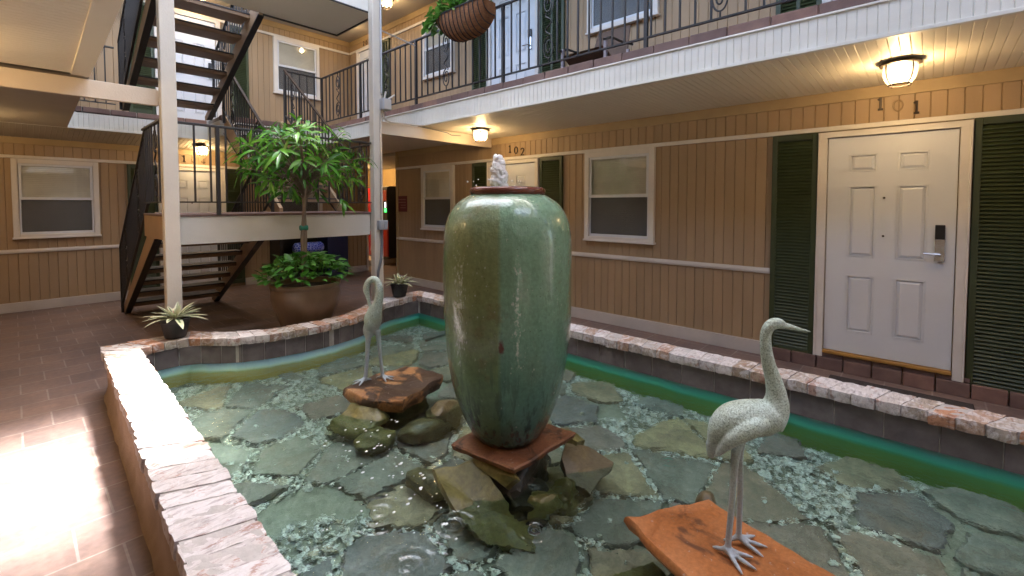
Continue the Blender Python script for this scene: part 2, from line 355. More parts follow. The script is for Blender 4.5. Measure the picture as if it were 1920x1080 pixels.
def mat_vase():
    m, n, p = newmat('vaseglaze'); v = coords(n); s = n.nodes.new('ShaderNodeSeparateXYZ'); n.links.new(v, s.inputs[0])
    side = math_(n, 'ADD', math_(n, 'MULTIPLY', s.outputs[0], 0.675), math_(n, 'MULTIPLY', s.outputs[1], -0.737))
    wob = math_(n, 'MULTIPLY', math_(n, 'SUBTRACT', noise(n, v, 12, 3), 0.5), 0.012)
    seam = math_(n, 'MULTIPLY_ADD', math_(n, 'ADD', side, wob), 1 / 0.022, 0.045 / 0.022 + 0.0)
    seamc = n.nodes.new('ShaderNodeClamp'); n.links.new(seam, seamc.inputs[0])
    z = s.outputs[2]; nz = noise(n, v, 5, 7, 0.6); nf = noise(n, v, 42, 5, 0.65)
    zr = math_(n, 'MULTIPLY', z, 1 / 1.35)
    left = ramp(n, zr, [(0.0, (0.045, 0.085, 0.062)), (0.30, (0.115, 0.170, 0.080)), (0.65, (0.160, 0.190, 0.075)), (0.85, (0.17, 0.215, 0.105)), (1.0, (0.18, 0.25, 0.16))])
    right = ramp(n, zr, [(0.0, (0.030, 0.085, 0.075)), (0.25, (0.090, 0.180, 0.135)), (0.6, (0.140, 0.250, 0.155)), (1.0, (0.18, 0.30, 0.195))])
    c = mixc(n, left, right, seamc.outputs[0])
    # glaze break-through brown, mottling, dark drips near the foot, pin holes
    c = mixc(n, c, (0.13, 0.085, 0.03), ramp(n, nz, [(0.60, (0, 0, 0)), (0.72, (0.55,) * 3)]))
    c = mixc(n, c, ramp(n, nf, [(0.25, (0.78,) * 3), (0.75, (1.2,) * 3)]), 1.0, 'MULTIPLY')
    dr = noise(n, coords(n, (34, 34, 1.6)), 1.0, 4, 0.6)
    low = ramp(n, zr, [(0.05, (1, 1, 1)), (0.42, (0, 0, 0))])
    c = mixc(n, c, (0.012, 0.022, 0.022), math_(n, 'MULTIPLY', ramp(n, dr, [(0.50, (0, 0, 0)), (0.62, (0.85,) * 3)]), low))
    pin = nd(n, 'ShaderNodeTexVoronoi', Scale=34.0); n.links.new(v, pin.inputs['Vector'])
    c = mixc(n, c, (0.03, 0.028, 0.015), ramp(n, pin.outputs['Distance'], [(0.05, (0.8,) * 3), (0.10, (0, 0, 0))]))
    spl = nd(n, 'ShaderNodeTexVoronoi', Scale=26.0); n.links.new(coords(n, (1, 1, 0.8), (3, 1, 2)), spl.inputs['Vector'])
    spf = math_(n, 'MULTIPLY', ramp(n, spl.outputs['Distance'], [(0.07, (0.7,) * 3), (0.13, (0, 0, 0))]), ramp(n, noise(n, v, 4, 2), [(0.5, (0, 0, 0)), (0.6, (1, 1, 1))]))
    c = mixc(n, c, (0.36, 0.40, 0.34), spf)
    ch = nd(n, 'ShaderNodeVectorMath', operation='DISTANCE'); n.links.new(coords(n, (1, 1, 0.42)), ch.inputs[0]); ch.inputs[1].default_value = (-0.275, -0.215, 0.585 * 0.42)
    c = mixc(n, c, (0.085, 0.022, 0.010), ramp(n, math_(n, 'ADD', ch.outputs['Value'], math_(n, 'MULTIPLY', nf, 0.022)), [(0.025, (1, 1, 1)), (0.029, (0, 0, 0))]))
    # pale broken reflections painted into the glaze colour, in two vertical bands
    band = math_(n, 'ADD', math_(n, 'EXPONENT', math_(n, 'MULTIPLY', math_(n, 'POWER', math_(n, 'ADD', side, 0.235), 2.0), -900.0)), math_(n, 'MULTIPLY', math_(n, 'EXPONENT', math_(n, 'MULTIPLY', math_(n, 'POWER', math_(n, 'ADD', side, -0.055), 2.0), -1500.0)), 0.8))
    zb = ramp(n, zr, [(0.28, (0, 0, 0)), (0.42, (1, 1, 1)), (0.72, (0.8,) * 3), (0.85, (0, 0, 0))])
    glint_nz = noise(n, coords(n, (1, 1, 0.55)), 62, 6, 0.75)
    glint_mask = ramp(n, math_(n, 'ADD', glint_nz, math_(n, 'MULTIPLY', math_(n, 'MULTIPLY', band, zb), 0.16)), [(0.635, (0, 0, 0)), (0.70, (0.75,) * 3)])
    c = mixc(n, c, (0.42, 0.45, 0.37), glint_mask)
    n.links.new(c, p.inputs['Base Color']); p.inputs['Roughness'].default_value = 0.10
    p.inputs['Coat Weight'].default_value = 0.4; p.inputs['Specular IOR Level'].default_value = 0.5; p.inputs['Coat Roughness'].default_value = 0.06
    run = noise(n, coords(n, (26, 26, 7)), 1.0, 4, 0.6)
    bump(n, p, nz, 0.25, 0.02); bump(n, p, nf, 0.35, 0.006); bump(n, p, run, 0.5, 0.009); bump(n, p, noise(n, v, 85, 3), 0.22, 0.004); return m
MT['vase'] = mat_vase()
MT['vaserim'] = M('vaserim', (0.17, 0.045, 0.024), 0.12, (0.10, 0.030, 0.022), 9, bmp=0.3, bscale=40)
MT['brownpot'] = M('brownpot', (0.19, 0.122, 0.070), 0.28, (0.135, 0.082, 0.046), 7, (1, 1, 0.35), bmp=0.35, bscale=34)
def mat_statue():
    m, n, p = newmat('verdigris'); v = coords(n); nz = noise(n, v, 170, 4, 0.7); n2 = noise(n, v, 9, 4)
    c = ramp(n, nz, [(0.33, (0.17, 0.20, 0.16)), (0.50, (0.40, 0.46, 0.40)), (0.72, (0.60, 0.66, 0.62))])
    c = mixc(n, c, ramp(n, n2, [(0.35, (0.85, 0.84, 0.75)), (0.65, (1.1, 1.15, 1.2))]), 1.0, 'MULTIPLY')
    s = n.nodes.new('ShaderNodeSeparateXYZ'); n.links.new(v, s.inputs[0])
    c = mixc(n, c, (0.40, 0.45, 0.55), ramp(n, s.outputs[2], [(0.02, (0.75,) * 3), (0.40, (0.45,) * 3), (0.47, (0, 0, 0))]))
    n.links.new(c, p.inputs['Base Color']); p.inputs['Roughness'].default_value = 0.55; p.inputs['Metallic'].default_value = 0.1
    fe = nd(n, 'ShaderNodeTexVoronoi', Scale=55.0); n.links.new(coords(n, (1, 1, 1.6)), fe.inputs['Vector'])
    bump(n, p, nz, 0.5, 0.004); bump(n, p, fe.outputs['Distance'], 0.35, 0.004); return m
MT['statue'] = mat_statue()
def mat_leaf(name, stops, rough=0.32, edge=None):
    m, n, p = newmat(name); out = n.nodes['Material Output']
    c = ramp(n, attr(n), stops); n.links.new(c, p.inputs['Base Color']); p.inputs['Roughness'].default_value = rough
    tr = n.nodes.new('ShaderNodeBsdfTranslucent'); n.links.new(c, tr.inputs[0]); mx = n.nodes.new('ShaderNodeMixShader'); mx.inputs[0].default_value = 0.25
    n.links.new(p.outputs[0], mx.inputs[1]); n.links.new(tr.outputs[0], mx.inputs[2]); n.links.new(mx.outputs[0], out.inputs['Surface']); return m
MT['leaf'] = mat_leaf('treeleaf', [(0, (0.035, 0.13, 0.016)), (0.5, (0.080, 0.26, 0.024)), (1, (0.17, 0.40, 0.045))], 0.26)
MT['pothos'] = mat_leaf('pothosleaf', [(0, (0.040, 0.15, 0.025)), (0.6, (0.10, 0.30, 0.040)), (0.97, (0.085, 0.23, 0.035)), (1, (0.34, 0.36, 0.05))], 0.3)
MT['basketleaf'] = mat_leaf('basketleaf', [(0, (0.035, 0.115, 0.020)), (0.6, (0.075, 0.22, 0.028)), (1, (0.15, 0.33, 0.05))], 0.35)
MT['brom'] = mat_leaf('bromleaf', [(0, (0.06, 0.115, 0.035)), (0.30, (0.09, 0.15, 0.045)), (0.36, (0.50, 0.52, 0.33)), (0.9, (0.56, 0.56, 0.38)), (1.0, (0.50, 0.22, 0.13))], 0.4)
def mat_towel():
    m, n, p = newmat('towel'); v = coords(n); x = nd(n, 'ShaderNodeTexVoronoi', Scale=22.0, feature='DISTANCE_TO_EDGE'); n.links.new(v, x.inputs['Vector'])
    n.links.new(ramp(n, x.outputs['Distance'], [(0.04, (0.45, 0.5, 0.85)), (0.12, (0.04, 0.07, 0.5))]), p.inputs['Base Color']); p.inputs['Roughness'].default_value = 0.8; return m
MT['towel'] = mat_towel()
def mat_jet():
    m, n, p = newmat('foam'); out = n.nodes['Material Output']
    p.inputs['Base Color'].default_value = (0.93, 0.95, 0.98, 1); p.inputs['Roughness'].default_value = 0.15
    v = coords(n); bump(n, p, noise(n, v, 70, 5, 0.7), 0.9, 0.01); return m
MT['foam'] = mat_jet()

# ------------------------------------------------------------------ key dimensions
W = 5.115; B = 9.528; YC = 7.75           # right wall, back wall, corner of the right wall
FX = 3.769; FZ0, FZ1 = 2.588, 2.825       # right balcony fascia
FL = 2.905                                # upper floor level
BY = 8.80; BY2 = 8.08                     # back balcony edge, landing part of it
CZ = 5.08                                 # upper ceilings
WATER = 0.088; PF = -0.125

def strips(mb, s0, s1, pitch, gw, gd, fn, t0, t1, ph=0.0, phr=True):
    """boards with V grooves along s; fn(s, t, d) -> point"""
    s = s0; edges = [s0]
    k = math.floor((s0 - ph) / pitch) + 1
    while ph + k * pitch < s1 - gw: edges.append(ph + k * pitch); k += 1
    edges.append(s1)
    for i in range(len(edges) - 1):
        a = edges[i] + (gw / 2 if i else 0); b = edges[i + 1] - (gw / 2 if i < len(edges) - 2 else 0)
        r = random.random()
        mb.add([fn(a, t0, 0), fn(b, t0, 0), fn(b, t1, 0), fn(a, t1, 0)], [(0, 1, 2, 3)], r)
        if i < len(edges) - 2:
            c = edges[i + 1]
            mb.add([fn(b, t0, 0), fn(c, t0, gd), fn(c, t1, gd), fn(b, t1, 0)], [(0, 1, 2, 3)], r)
            mb.add([fn(c, t0, gd), fn(c + gw / 2, t0, 0), fn(c + gw / 2, t1, 0), fn(c, t1, gd)], [(0, 1, 2, 3)], r)

# wall frames: u to the right as seen by the viewer, v up, d out of the wall towards the viewer
class RightWall:
    def __init__(s, y0, plane=W): s.y0 = y0; s.p = plane
    def P(s, u, v, d): return (s.p - d, s.y0 - u, v)
class BackWall:
    def __init__(s, x0, plane=B): s.x0 = x0; s.p = plane
    def P(s, u, v, d): return (s.x0 + u, s.p - d, v)
def fbox(mb, F, u0, v0, d0, u1, v1, d1, r=None):
    mb.hex([F.P(u0, v0, d0), F.P(u1, v0, d0), F.P(u1, v1, d0), F.P(u0, v1, d0), F.P(u0, v0, d1), F.P(u1, v0, d1), F.P(u1, v1, d1), F.P(u0, v1, d1)], r)
def frustum(mb, F, u0, v0, u1, v1, d0, d1, ins, r=None):
    mb.hex([F.P(u0, v0, d0), F.P(u1, v0, d0), F.P(u1, v1, d0), F.P(u0, v1, d0), F.P(u0 + ins, v0 + ins, d1), F.P(u1 - ins, v0 + ins, d1), F.P(u1 - ins, v1 - ins, d1), F.P(u0 + ins, v1 - ins, d1)], r)

def door(root, F, w, z0, z1, fr=0.075, sillz=None):
    """six panel leaf of width w from u=0; casing round it"""
    h = z1 - z0; d = MB()
    U = [0, .185, .41, .575, .80, 1.0]; V = [0, .10, .365, .45, .775, .84, .92, 1.0]
    for i in range(5):
        for j in range(7):
            pan = i in (1, 3) and j in (1, 3, 5)
            if not pan: fbox(d, F, U[i] * w, z0 + V[j] * h, 0.002, U[i + 1] * w, z0 + V[j + 1] * h, 0.034)
            else:
                a, b, c, e = U[i] * w, z0 + V[j] * h, U[i + 1] * w, z0 + V[j + 1] * h
                fbox(d, F, a, b, 0.002, c, e, 0.022)
                frustum(d, F, a + .014, b + .014, c - .014, e - .014, 0.022, 0.036, 0.022)
                for (p, q, r_, s_) in ((a, b, c, b + .012), (a, e - .012, c, e), (a, b + .012, a + .012, e - .012), (c - .012, b + .012, c, e - .012)):
                    fbox(d, F, p, q, 0.022, r_, s_, 0.038)
    leaf = d.build('door', MT['door'], root, bevel=0.002, bseg=1)
    c = MB()
    for (a, b, e, g, dd) in ((-fr, z0 - .07, -.006, z1 + .006, .062), (w + .006, z0 - .07, w + fr, z1 + .006, .062), (-fr, z1 + .006, w + fr, z1 + .055, .062)):
        fbox(c, F, a, b, 0, e, g, dd)
    for (a, b, e, g) in ((-fr - .0, z0 - .07, -fr + .016, z1 + .055), (w + fr - .016, z0 - .07, w + fr, z1 + .055)): fbox(c, F, a, b, .062, e, g, .072)
    c.build('door_frame', MT['trim'], leaf, bevel=0.003, bseg=1)
    k = MB()
    fbox(k, F, w * .858, z0 + h * .545, .034, w * .928, z0 + h * .605, .062); k.build('card_reader', MT['black'], leaf, bevel=.004)
    k = MB(); fbox(k, F, w * .858, z0 + h * .452, .034, w * .928, z0 + h * .544, .056)
    k.tube([F.P(w * .893, z0 + h * .482, .056), F.P(w * .893, z0 + h * .482, .085)], .012, 10)
    k.tube([F.P(w * .90, z0 + h * .482, .085), F.P(w * .78, z0 + h * .484, .088)], .0085, 8); k.build('handle', MT['chrome'], leaf, smooth=35)
    for vv in (.72, .55):
        k = MB(); k.tube([F.P(w * .475, z0 + h * vv, .030), F.P(w * .475, z0 + h * vv, .040)], .009, 10); k.build('peephole', MT['bronze'], leaf, smooth=35)
    t = MB(); fbox(t, F, -.004, z0 - .030, 0, w + .004, z0 - .004, .075); t.build('threshold', MT['sill'], leaf, bevel=.004)
    return leaf
def shutter(root, F, u0, u1, z0, z1, mid=False):
    m = MB(); st = .045
    fbox(m, F, u0, z0, .008, u0 + st, z1, .045); fbox(m, F, u1 - st, z0, .008, u1, z1, .045)
    fbox(m, F, u0 + st, z0, .008, u1 - st, z0 + .07, .043); fbox(m, F, u0 + st, z1 - .055, .008, u1 - st, z1, .043)
    if mid: fbox(m, F, (u0 + u1) / 2 - .018, z0 + .07, .008, (u0 + u1) / 2 + .018, z1 - .055, .043)
    fr = m.build('shutter', MT['shutter'], root, bevel=.003, bseg=1)
    s = MB(); n = int((z1 - z0 - .13) / .031)
    fbox(s, F, u0 + st, z0 + .07, .004, u1 - st, z1 - .055, .010)
    for i in range(n):
        z = z0 + .075 + i * .031
        s.hex([F.P(u0 + st, z, .040), F.P(u1 - st, z, .040), F.P(u1 - st, z + .030, .014), F.P(u0 + st, z + .030, .014),
               F.P(u0 + st, z + .006, .042), F.P(u1 - st, z + .006, .042), F.P(u1 - st, z + .035, .017), F.P(u0 + st, z + .035, .017)])
    s.build('louvre', MT['shutter'], fr); return fr
def window(root, F, w, z0, z1):
    m = MB(); c = .065; h = z1 - z0; zm = z0 + h * .50
    for (a, b, e, g, dd) in ((0, z0, c, z1, .055), (w - c, z0, w, z1, .055), (c, z1 - c, w - c, z1, .055), (c, z0, w - c, z0 + c * .8, .055), (-.012, z0 - .012, w + .012, z0 + .012, .070)):
        fbox(m, F, a, b, 0, e, g, dd)
    fr = m.build('window', MT['trim'], root, bevel=.003, bseg=1)
    s = MB(); q = .032; i = c + .004
    for (a, b, e, g, d0, d1) in ((i, zm - .018, w - i, zm + .022, .024, .050), (i, zm, i + q, z1 - c, .026, .046), (w - i - q, zm, w - i, z1 - c, .026, .046), (i, z1 - c - q, w - i, z1 - c, .026, .0455),
                         (i, z0 + c * .8, i + q * .6, zm, .020, .036), (w - i - q * .6, z0 + c * .8, w - i, zm, .020, .036), (i, z0 + c * .8, w - i, z0 + c * .8 + q, .020, .0355)): fbox(s, F, a, b, d0, e, g, d1)
    s.build('sash', MT['door'], fr, bevel=.002, bseg=1)
    g = MB(); g.add([F.P(i, zm, .034), F.P(w - i, zm, .034), F.P(w - i, z1 - c, .034), F.P(i, z1 - c, .034)], [(0, 1, 2, 3)])
    g.add([F.P(i, z0 + c * .8, .026), F.P(w - i, z0 + c * .8, .026), F.P(w - i, zm, .026), F.P(i, zm, .026)], [(0, 1, 2, 3)])
    g.build('pane', MT['glass'], fr, recalc=False)
    g = MB(); g.add([F.P(i, z0 + c * .8, .031), F.P(w - i, z0 + c * .8, .031), F.P(w - i, zm, .031), F.P(i, zm, .031)], [(0, 1, 2, 3)])
    g.build('insect_screen', MT['screen'], fr, recalc=False)
    b = MB(); z = z0 + c * .8
    while z < z1 - c:
        b.hex([F.P(c, z, .013), F.P(w - c, z, .013), F.P(w - c, z + .030, .003), F.P(c, z + .030, .003), F.P(c, z + .002, .015), F.P(w - c, z + .002, .015), F.P(w - c, z + .032, .005), F.P(c, z + .032, .005)]); z += .027
    b.build('blind', MT['blind'], fr); return fr
def number(root, F, text, u, v, size, drop, mat, gap=0.115):
    """door numbers as bent metal strokes standing off the wall"""
    def curve(fn, n=24): return [fn(i / (n - 1)) for i in range(n)]
    S = {'0': [curve(lambda t: (.29 * math.cos(2 * math.pi * t + .2), .5 + .46 * math.sin(2 * math.pi * t + .2)))],
         '1': [[(-.16, .80), (.02, .98)], [(.02, 1.0), (.02, 0.0)], [(-.16, .0), (.20, .0)]],
         '2': [curve(lambda t: (.27 * math.cos(math.pi * (.95 - 1.2 * t)), .72 + .25 * math.sin(math.pi * (.95 - 1.2 * t)))) + [(.0, .28), (-.28, .02)], [(-.28, .02), (.30, .02)]],
         '3': [curve(lambda t: (.25 * math.cos(math.pi * (.85 - 1.35 * t)), .75 + .23 * math.sin(math.pi * (.85 - 1.35 * t)))), curve(lambda t: (.28 * math.cos(math.pi * (.5 - 1.35 * t)), .26 + .26 * math.sin(math.pi * (.5 - 1.35 * t))))],
         '4': [[(.12, 0), (.12, 1.0), (-.30, .30), (.32, .30)]]}
    for i, ch in enumerate(text):
        mb = MB(); uu, vv = u + i * gap, v - i * drop; rw_ = size * (.075 if ch != '1' else .085)
        for st_ in S[ch]: mb.tube([F.P(uu + a * size, vv + b * size, .008) for a, b in st_], rw_, 6)
        mb.build('door_number', mat[i] if isinstance(mat, list) else mat, root, smooth=40)

# ------------------------------------------------------------------ pool outline
INN = [(0.505, -1.6), (0.545, 0.9), (0.60, 2.6), (0.655, 4.60)]
OUT = [(0.265, -1.8), (0.302, 0.9), (0.362, 2.6), (0.440, 4.90)]
INN2 = [(0.655, 4.60), (0.800, 4.640), (0.976, 4.634)]; OUT2 = [(0.440, 4.90), (0.830, 4.895), (1.05, 4.90)]
INN3 = [(0.976, 4.634), (1.10, 4.50), (1.25, 4.36), (1.489, 4.258), (1.741, 4.215), (2.042, 4.205), (2.40, 4.285), (2.65, 4.42), (2.88, 4.62)]
OUT3 = [(1.05, 4.90), (1.19, 4.72), (1.34, 4.58), (1.56, 4.475), (1.78, 4.43), (2.03, 4.42), (2.33, 4.49), (2.56, 4.62), (2.80, 4.845)]
INN4 = [(2.88, 4.62), (3.15, 4.69), (3.40, 4.74)]; OUT4 = [(2.80, 4.845), (3.15, 4.93), (3.63, 5.01)]
INN5 = [(3.40, 4.74), (3.385, 2.3), (3.385, -1.6)]; OUT5 = [(3.63, 5.01), (3.605, 2.3), (3.605, -1.8)]
LOOP = INN + INN2[1:] + INN3[1:] + INN4[1:] + INN5[1:]
def offset_in(pts, d):
    out = []; m = len(pts)
    for i in range(m):
        a = Vector(pts[max(i - 1, 0)]); b = Vector(pts[min(i + 1, m - 1)]); t = (b - a).normalized(); n = Vector((-t.y, t.x))
        out.append((pts[i][0] + n.x * d, pts[i][1] + n.y * d))
    return out
FACE = offset_in(LOOP, 0.025)              # wall face, set back under the coping (outwards)
def inside(p, poly):
    x, y = p; c = False; j = len(poly) - 1
    for i in range(len(poly)):
        xi, yi = poly[i]; xj, yj = poly[j]
        if (yi > y) != (yj > y) and x < (xj - xi) * (y - yi) / (yj - yi) + xi: c = not c
        j = i
    return c

# ------------------------------------------------------------------ ground
def sheet(outer, hole, z, name, mat):
    tri = tessellate_polygon([[Vector((x, y, 0)) for x, y in outer], [Vector((x, y, 0)) for x, y in hole]])
    pts = [(x, y, z) for x, y in outer + hole]; mb = MB(); mb.add(pts, [tuple(t) for t in tri]); return mb.build(name, mat)
gh = offset_in(LOOP, 0.10)
fl = sheet([(-40, -40), (60, -40), (60, 60), (-40, 60)], gh, 0.0, 'ground', MT['floor'])
struct(fl, 'reddish brown square paver floor of the courtyard', 'floor')

# ------------------------------------------------------------------ right wing
rw = thing('motel_wing', 'tan panelled two storey wing with doors 101 and 102 facing the pool', 'building', (W, 3, 0))
Y0 = -3.0
m = MB()
strips(m, Y0, YC, .10, .010, .008, lambda s, t, d: (W + d, s, t), .135, 2.46, ph=.02)
m.build('wall', MT['siding'], rw, recalc=False)
m = MB()
strips(m, Y0, B, .10, .010, .008, lambda s, t, d: (W + d, s, t), FL, 5.0, ph=.02)
m.build('wall', MT['siding'], rw, recalc=False)
m = MB(); m.box((W + .02, Y0, 0), (W + .16, YC - .001, CZ + .2)); m.box((W + .02, YC + .001, 2.60), (W + .16, B + .5, CZ + .2)); m.build('wall_core', MT['siding'], rw)
m = MB(); m.box((W - .016, Y0, 2.455), (W + .01, YC, 2.56)); m.box((W - .016, Y0, 4.97), (W + .01, B - .001, CZ + .02)); m.build('frieze_board', MT['frieze'], rw, bevel=.003)
m = MB()
segs = [(Y0, -.63), (-.235, .775), (1.165, 2.39), (2.39, 3.355), (3.355, 3.715), (3.715, 5.535), (5.535, 6.0), (6.0, 6.9), (6.9, YC)]
m.box((W - .030, Y0, 2.200), (W, YC, 2.243)); m.box((W - .030, Y0, 4.80), (W, B - .03, 4.845)); m.build('head_trim', MT['trim'], rw, bevel=.004)
for a, b in ((Y0, -.63), (1.168, 3.715), (5.54, YC)):
    m = MB(); m.box((W - .020, a, .835), (W, b, .890)); m.box((W - .030, a, .850), (W - .019, b, .875)); m.build('chair_rail', MT['trim'], rw, bevel=.003)
for a, b, z in ((1.168, 3.715, 0), (5.54, YC, 0), (Y0, -.63, 0), (Y0, B, FL)):
    m = MB(); m.box((W - .022, a, z), (W + .004, b, z + (.137 if z == 0 else .10))); m.build('baseboard', MT['baseboard'], rw, bevel=.004)
m = MB(); m.box((W - .025, YC - .06, 0), (W + .17, YC + .012, 2.6)); m.build('corner_board', MT['frieze'], rw, bevel=.004)
for yl, yr, z0, z1, lo in ((.705, -.155, .185, 2.13, True), (5.085, 4.20, .16, 2.13, True), (5.085, 4.20, FL + .03, 4.745, False), (9.05, 8.24, FL + .03, 4.745, False), (.705, -.155, FL + .03, 4.745, False)):
    F = RightWall(yl); d = door(rw, F, yl - yr, z0, z1)
for a, b, z0, z1, mid in ((1.163, .785, .065, 2.193, False), (-.238, -.63, .045, 2.20, False), (5.53, 5.165, .065, 2.193, False), (4.115, 3.722, .065, 2.193, False),
                     (5.53, 5.165, FL + .05, 4.80, True), (4.115, 3.70, FL + .05, 4.80, True), (8.165, 7.93, FL + .05, 4.80, True), (1.163, .785, FL + .05, 4.80, True)):
    shutter(rw, RightWall(a), 0, a - b, z0, z1, mid)
for a, b, z0, z1 in ((3.35, 2.39, 1.066, 2.198), (6.90, 6.0, 1.075, 2.196), (6.84, 5.98, 3.77, 4.80), (3.33, 2.37, 3.72, 4.80)):
    window(rw, RightWall(a), a - b, z0, z1)
number(rw, RightWall(.345), '101', 0, 2.352, .10, .030, [MT['number'], MT['numberbrass'], MT['number']], .118)
number(rw, RightWall(4.72), '102', 0, 2.315, .105, .030, MT['number'], .125)
number(rw, RightWall(8.93), '203', 0, 4.885, .085, .012, MT['number'], .115)
# brick step below door 101 and a strip of brick under the right shutter
st = MB()
for i in range(10):
    y = 1.16 - i * .205; st.box((W - .075, y - .197, 0), (W + .003, y, .112), random.random())
    if y < .80 and y > -.2: st.box((W - .055, y - .197, .116), (W + .003, y, .150), random.random())
st.build('step_brick', MT['brickedge'], rw, bevel=.006)
# balcony slab of the right wing
bal = MB(); strips(bal, Y0, BY2, .054, .008, .005, lambda s, t, d: (FX + d, s, t), FZ0 + .02, FZ1 - .012, ph=.01)
bal.build('fascia', MT['fascia'], rw, recalc=False)
m = MB(); m.box((FX - .014, Y0, FZ0 - .004), (FX + .03, BY2, FZ0 + .022)); m.box((FX - .012, Y0, FZ1 - .014), (FX + .02, BY2, FZ1 + .001)); m.build('fascia_trim', MT['fascia'], rw, bevel=.003)
m = MB(); strips(m, Y0, BY2 + .7, .056, .007, .005, lambda s, t, d: (FX + .03 + (W - FX - .03) * t, s, FZ0 - .002 - .03 * t + d), 0, 1, ph=.01)
m.build('soffit', MT['soffit'], rw, recalc=False)
m = MB(); m.box((FX + .03, Y0, 2.64), (W + .1, B + .3, 2.88)); m.build('balcony_slab', MT['rooftop'], rw)
m = MB(); y = Y0
while y < BY2 - .01:
    L = random.choice((.295, .30, .305)); m.box((FX + .004 - random.uniform(0, .006), y, FZ1 + .002), (FX + .20, min(y + L - .010, BY2), FL - .002 + random.uniform(-.003, .003)), random.random()); y += L
m.build('edge_brick', MT['brickedge'], rw, bevel=.006)
m = MB(); m.box((FX + .012, Y0, FZ1), (FX + .195, BY2 - .002, FL - .010)); m.box((FX + .20, Y0, 2.881), (W - .001, B - .001, FL)); m.build('balcony_floor', MT['brickedge'], rw)
# upper ceiling and roof
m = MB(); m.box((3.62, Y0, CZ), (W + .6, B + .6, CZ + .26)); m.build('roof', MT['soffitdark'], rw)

# ------------------------------------------------------------------ back wing
bw = thing('motel_wing', 'tan panelled wing across the far end with door 104 behind the stairs', 'building', (2, B, 0))
m = MB(); strips(m, -3.2, 5.45, .10, .010, .008, lambda s, t, d: (s, B + d, t), .135, 2.40, ph=.03); m.build('wall', MT['siding'], bw, recalc=False)
m = MB(); strips(m, -3.2, W - .03, .10, .010, .008, lambda s, t, d: (s, B + d, t), FL, 5.0, ph=.03); m.build('wall', MT['siding'], bw, recalc=False)
m = MB(); m.box((-3.2, B + .02, 0), (5.44, B + .16, 2.60)); m.box((-3.2, B + .02, 2.601), (W + .02, B + .16, CZ + .2)); m.build('wall_core', MT['siding'], bw)
m = MB(); m.box((-3.2, B - .016, 2.385), (5.45, B + .01, 2.52)); m.box((-3.2, B - .016, 4.975), (W - .017, B + .01, CZ + .02)); m.build('frieze_board', MT['frieze'], bw, bevel=.003)
m = MB(); m.box((-3.2, B - .03, 2.178), (5.45, B, 2.222)); m.box((-3.2, B - .03, 4.80), (W - .031, B, 4.845)); m.build('head_trim', MT['trim'], bw, bevel=.004)
for a, b in ((-3.2, 1.24), (2.93, 5.45)):
    m = MB(); m.box((a, B - .020, .835), (b, B, .890)); m.box((a, B - .030, .850), (b, B - .019, .875)); m.build('chair_rail', MT['trim'], bw, bevel=.003)
    m = MB(); m.box((a, B - .022, 0), (b, B + .004, .137)); m.build('baseboard', MT['baseboard'], bw, bevel=.004)
m = MB(); m.box((-3.2, B - .02, FL), (W - .03, B + .004, FL + .10)); m.build('baseboard', MT['baseboard'], bw, bevel=.004)
m = MB(); m.box((5.452, B - .03, 0), (5.50, B + .17, 2.58)); m.build('corner_board', MT['trim'], bw, bevel=.004)
door(bw, BackWall(1.715), .835, .10, 2.11); door(bw, BackWall(1.72), .80, FL + .02, 4.745)
for a, b, z0, z1, mid in ((1.25, 1.63, .06, 2.17, False), (2.62, 2.92, .06, 2.17, False), (1.30, 1.64, FL + .09, 4.80, False), (2.77, 3.06, FL + .06, 4.80, False)):
    shutter(bw, BackWall(a), 0, b - a, z0, z1, mid)
for a, w_, z0, z1 in ((-.007, .914, 1.048, 2.172), (3.505, .90, 3.71, 4.80), (3.495, .925, 1.06, 2.172)): window(bw, BackWall(a), w_, z0, z1)
number(bw, BackWall(2.02), '104', 0, 2.272, .10, .014, [MT['number'], MT['numberbrass'], MT['number']], .14)
number(bw, BackWall(1.93), '204', 0, 4.905, .095, .016, MT['number'], .15)
# balcony of the back wing
m = MB(); strips(m, -3.2, 2.20, .054, .008, .005, lambda s, t, d: (s, BY + d, t), FZ0 + .02, FZ1 - .012); m.build('fascia', MT['fascia'], bw, recalc=False)
m = MB(); strips(m, 2.20, FX, .054, .008, .005, lambda s, t, d: (s, BY2 + d, t), FZ0 + .02, FZ1 - .012); m.build('fascia', MT['fascia'], bw, recalc=False)
m = MB(); m.box((-3.2, BY - .012, FZ0 - .004), (2.20, BY + .03, FZ0 + .022)); m.box((2.2, BY2 - .012, FZ0 - .004), (FX - .015, BY2 + .03, FZ0 + .022)); m.box((2.19, BY2 + .031, FZ0), (2.215, BY - .013, FZ1)); m.build('fascia_trim', MT['fascia'], bw, bevel=.003)
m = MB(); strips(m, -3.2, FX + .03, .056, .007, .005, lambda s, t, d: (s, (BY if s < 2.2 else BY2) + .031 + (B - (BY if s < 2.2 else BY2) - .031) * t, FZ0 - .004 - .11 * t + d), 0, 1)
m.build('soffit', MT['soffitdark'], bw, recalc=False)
m = MB(); m.box((-3.2, BY + .03, 2.64), (FX + .029, B + .3, 2.90)); m.box((2.22, BY2 + .03, 2.641), (FX + .028, BY + .029, 2.90)); m.build('balcony_slab', MT['rooftop'], bw)
for xa, xb, yy in ((-3.2, 2.19, BY), (2.20, FX, BY2)):
    m = MB(); x = xa
    while x < xb - .05: m.box((x, yy + .004, FZ1 + .002), (min(x + .29, xb), yy + .10, FL - .002), random.random()); x += .30
    m.build('edge_brick', MT['brickedge'], bw, bevel=.006)
m = MB(); m.box((-3.2, BY - .05, CZ), (3.619, B + .6, CZ + .26)); m.build('roof', MT['soffitdark'], bw)

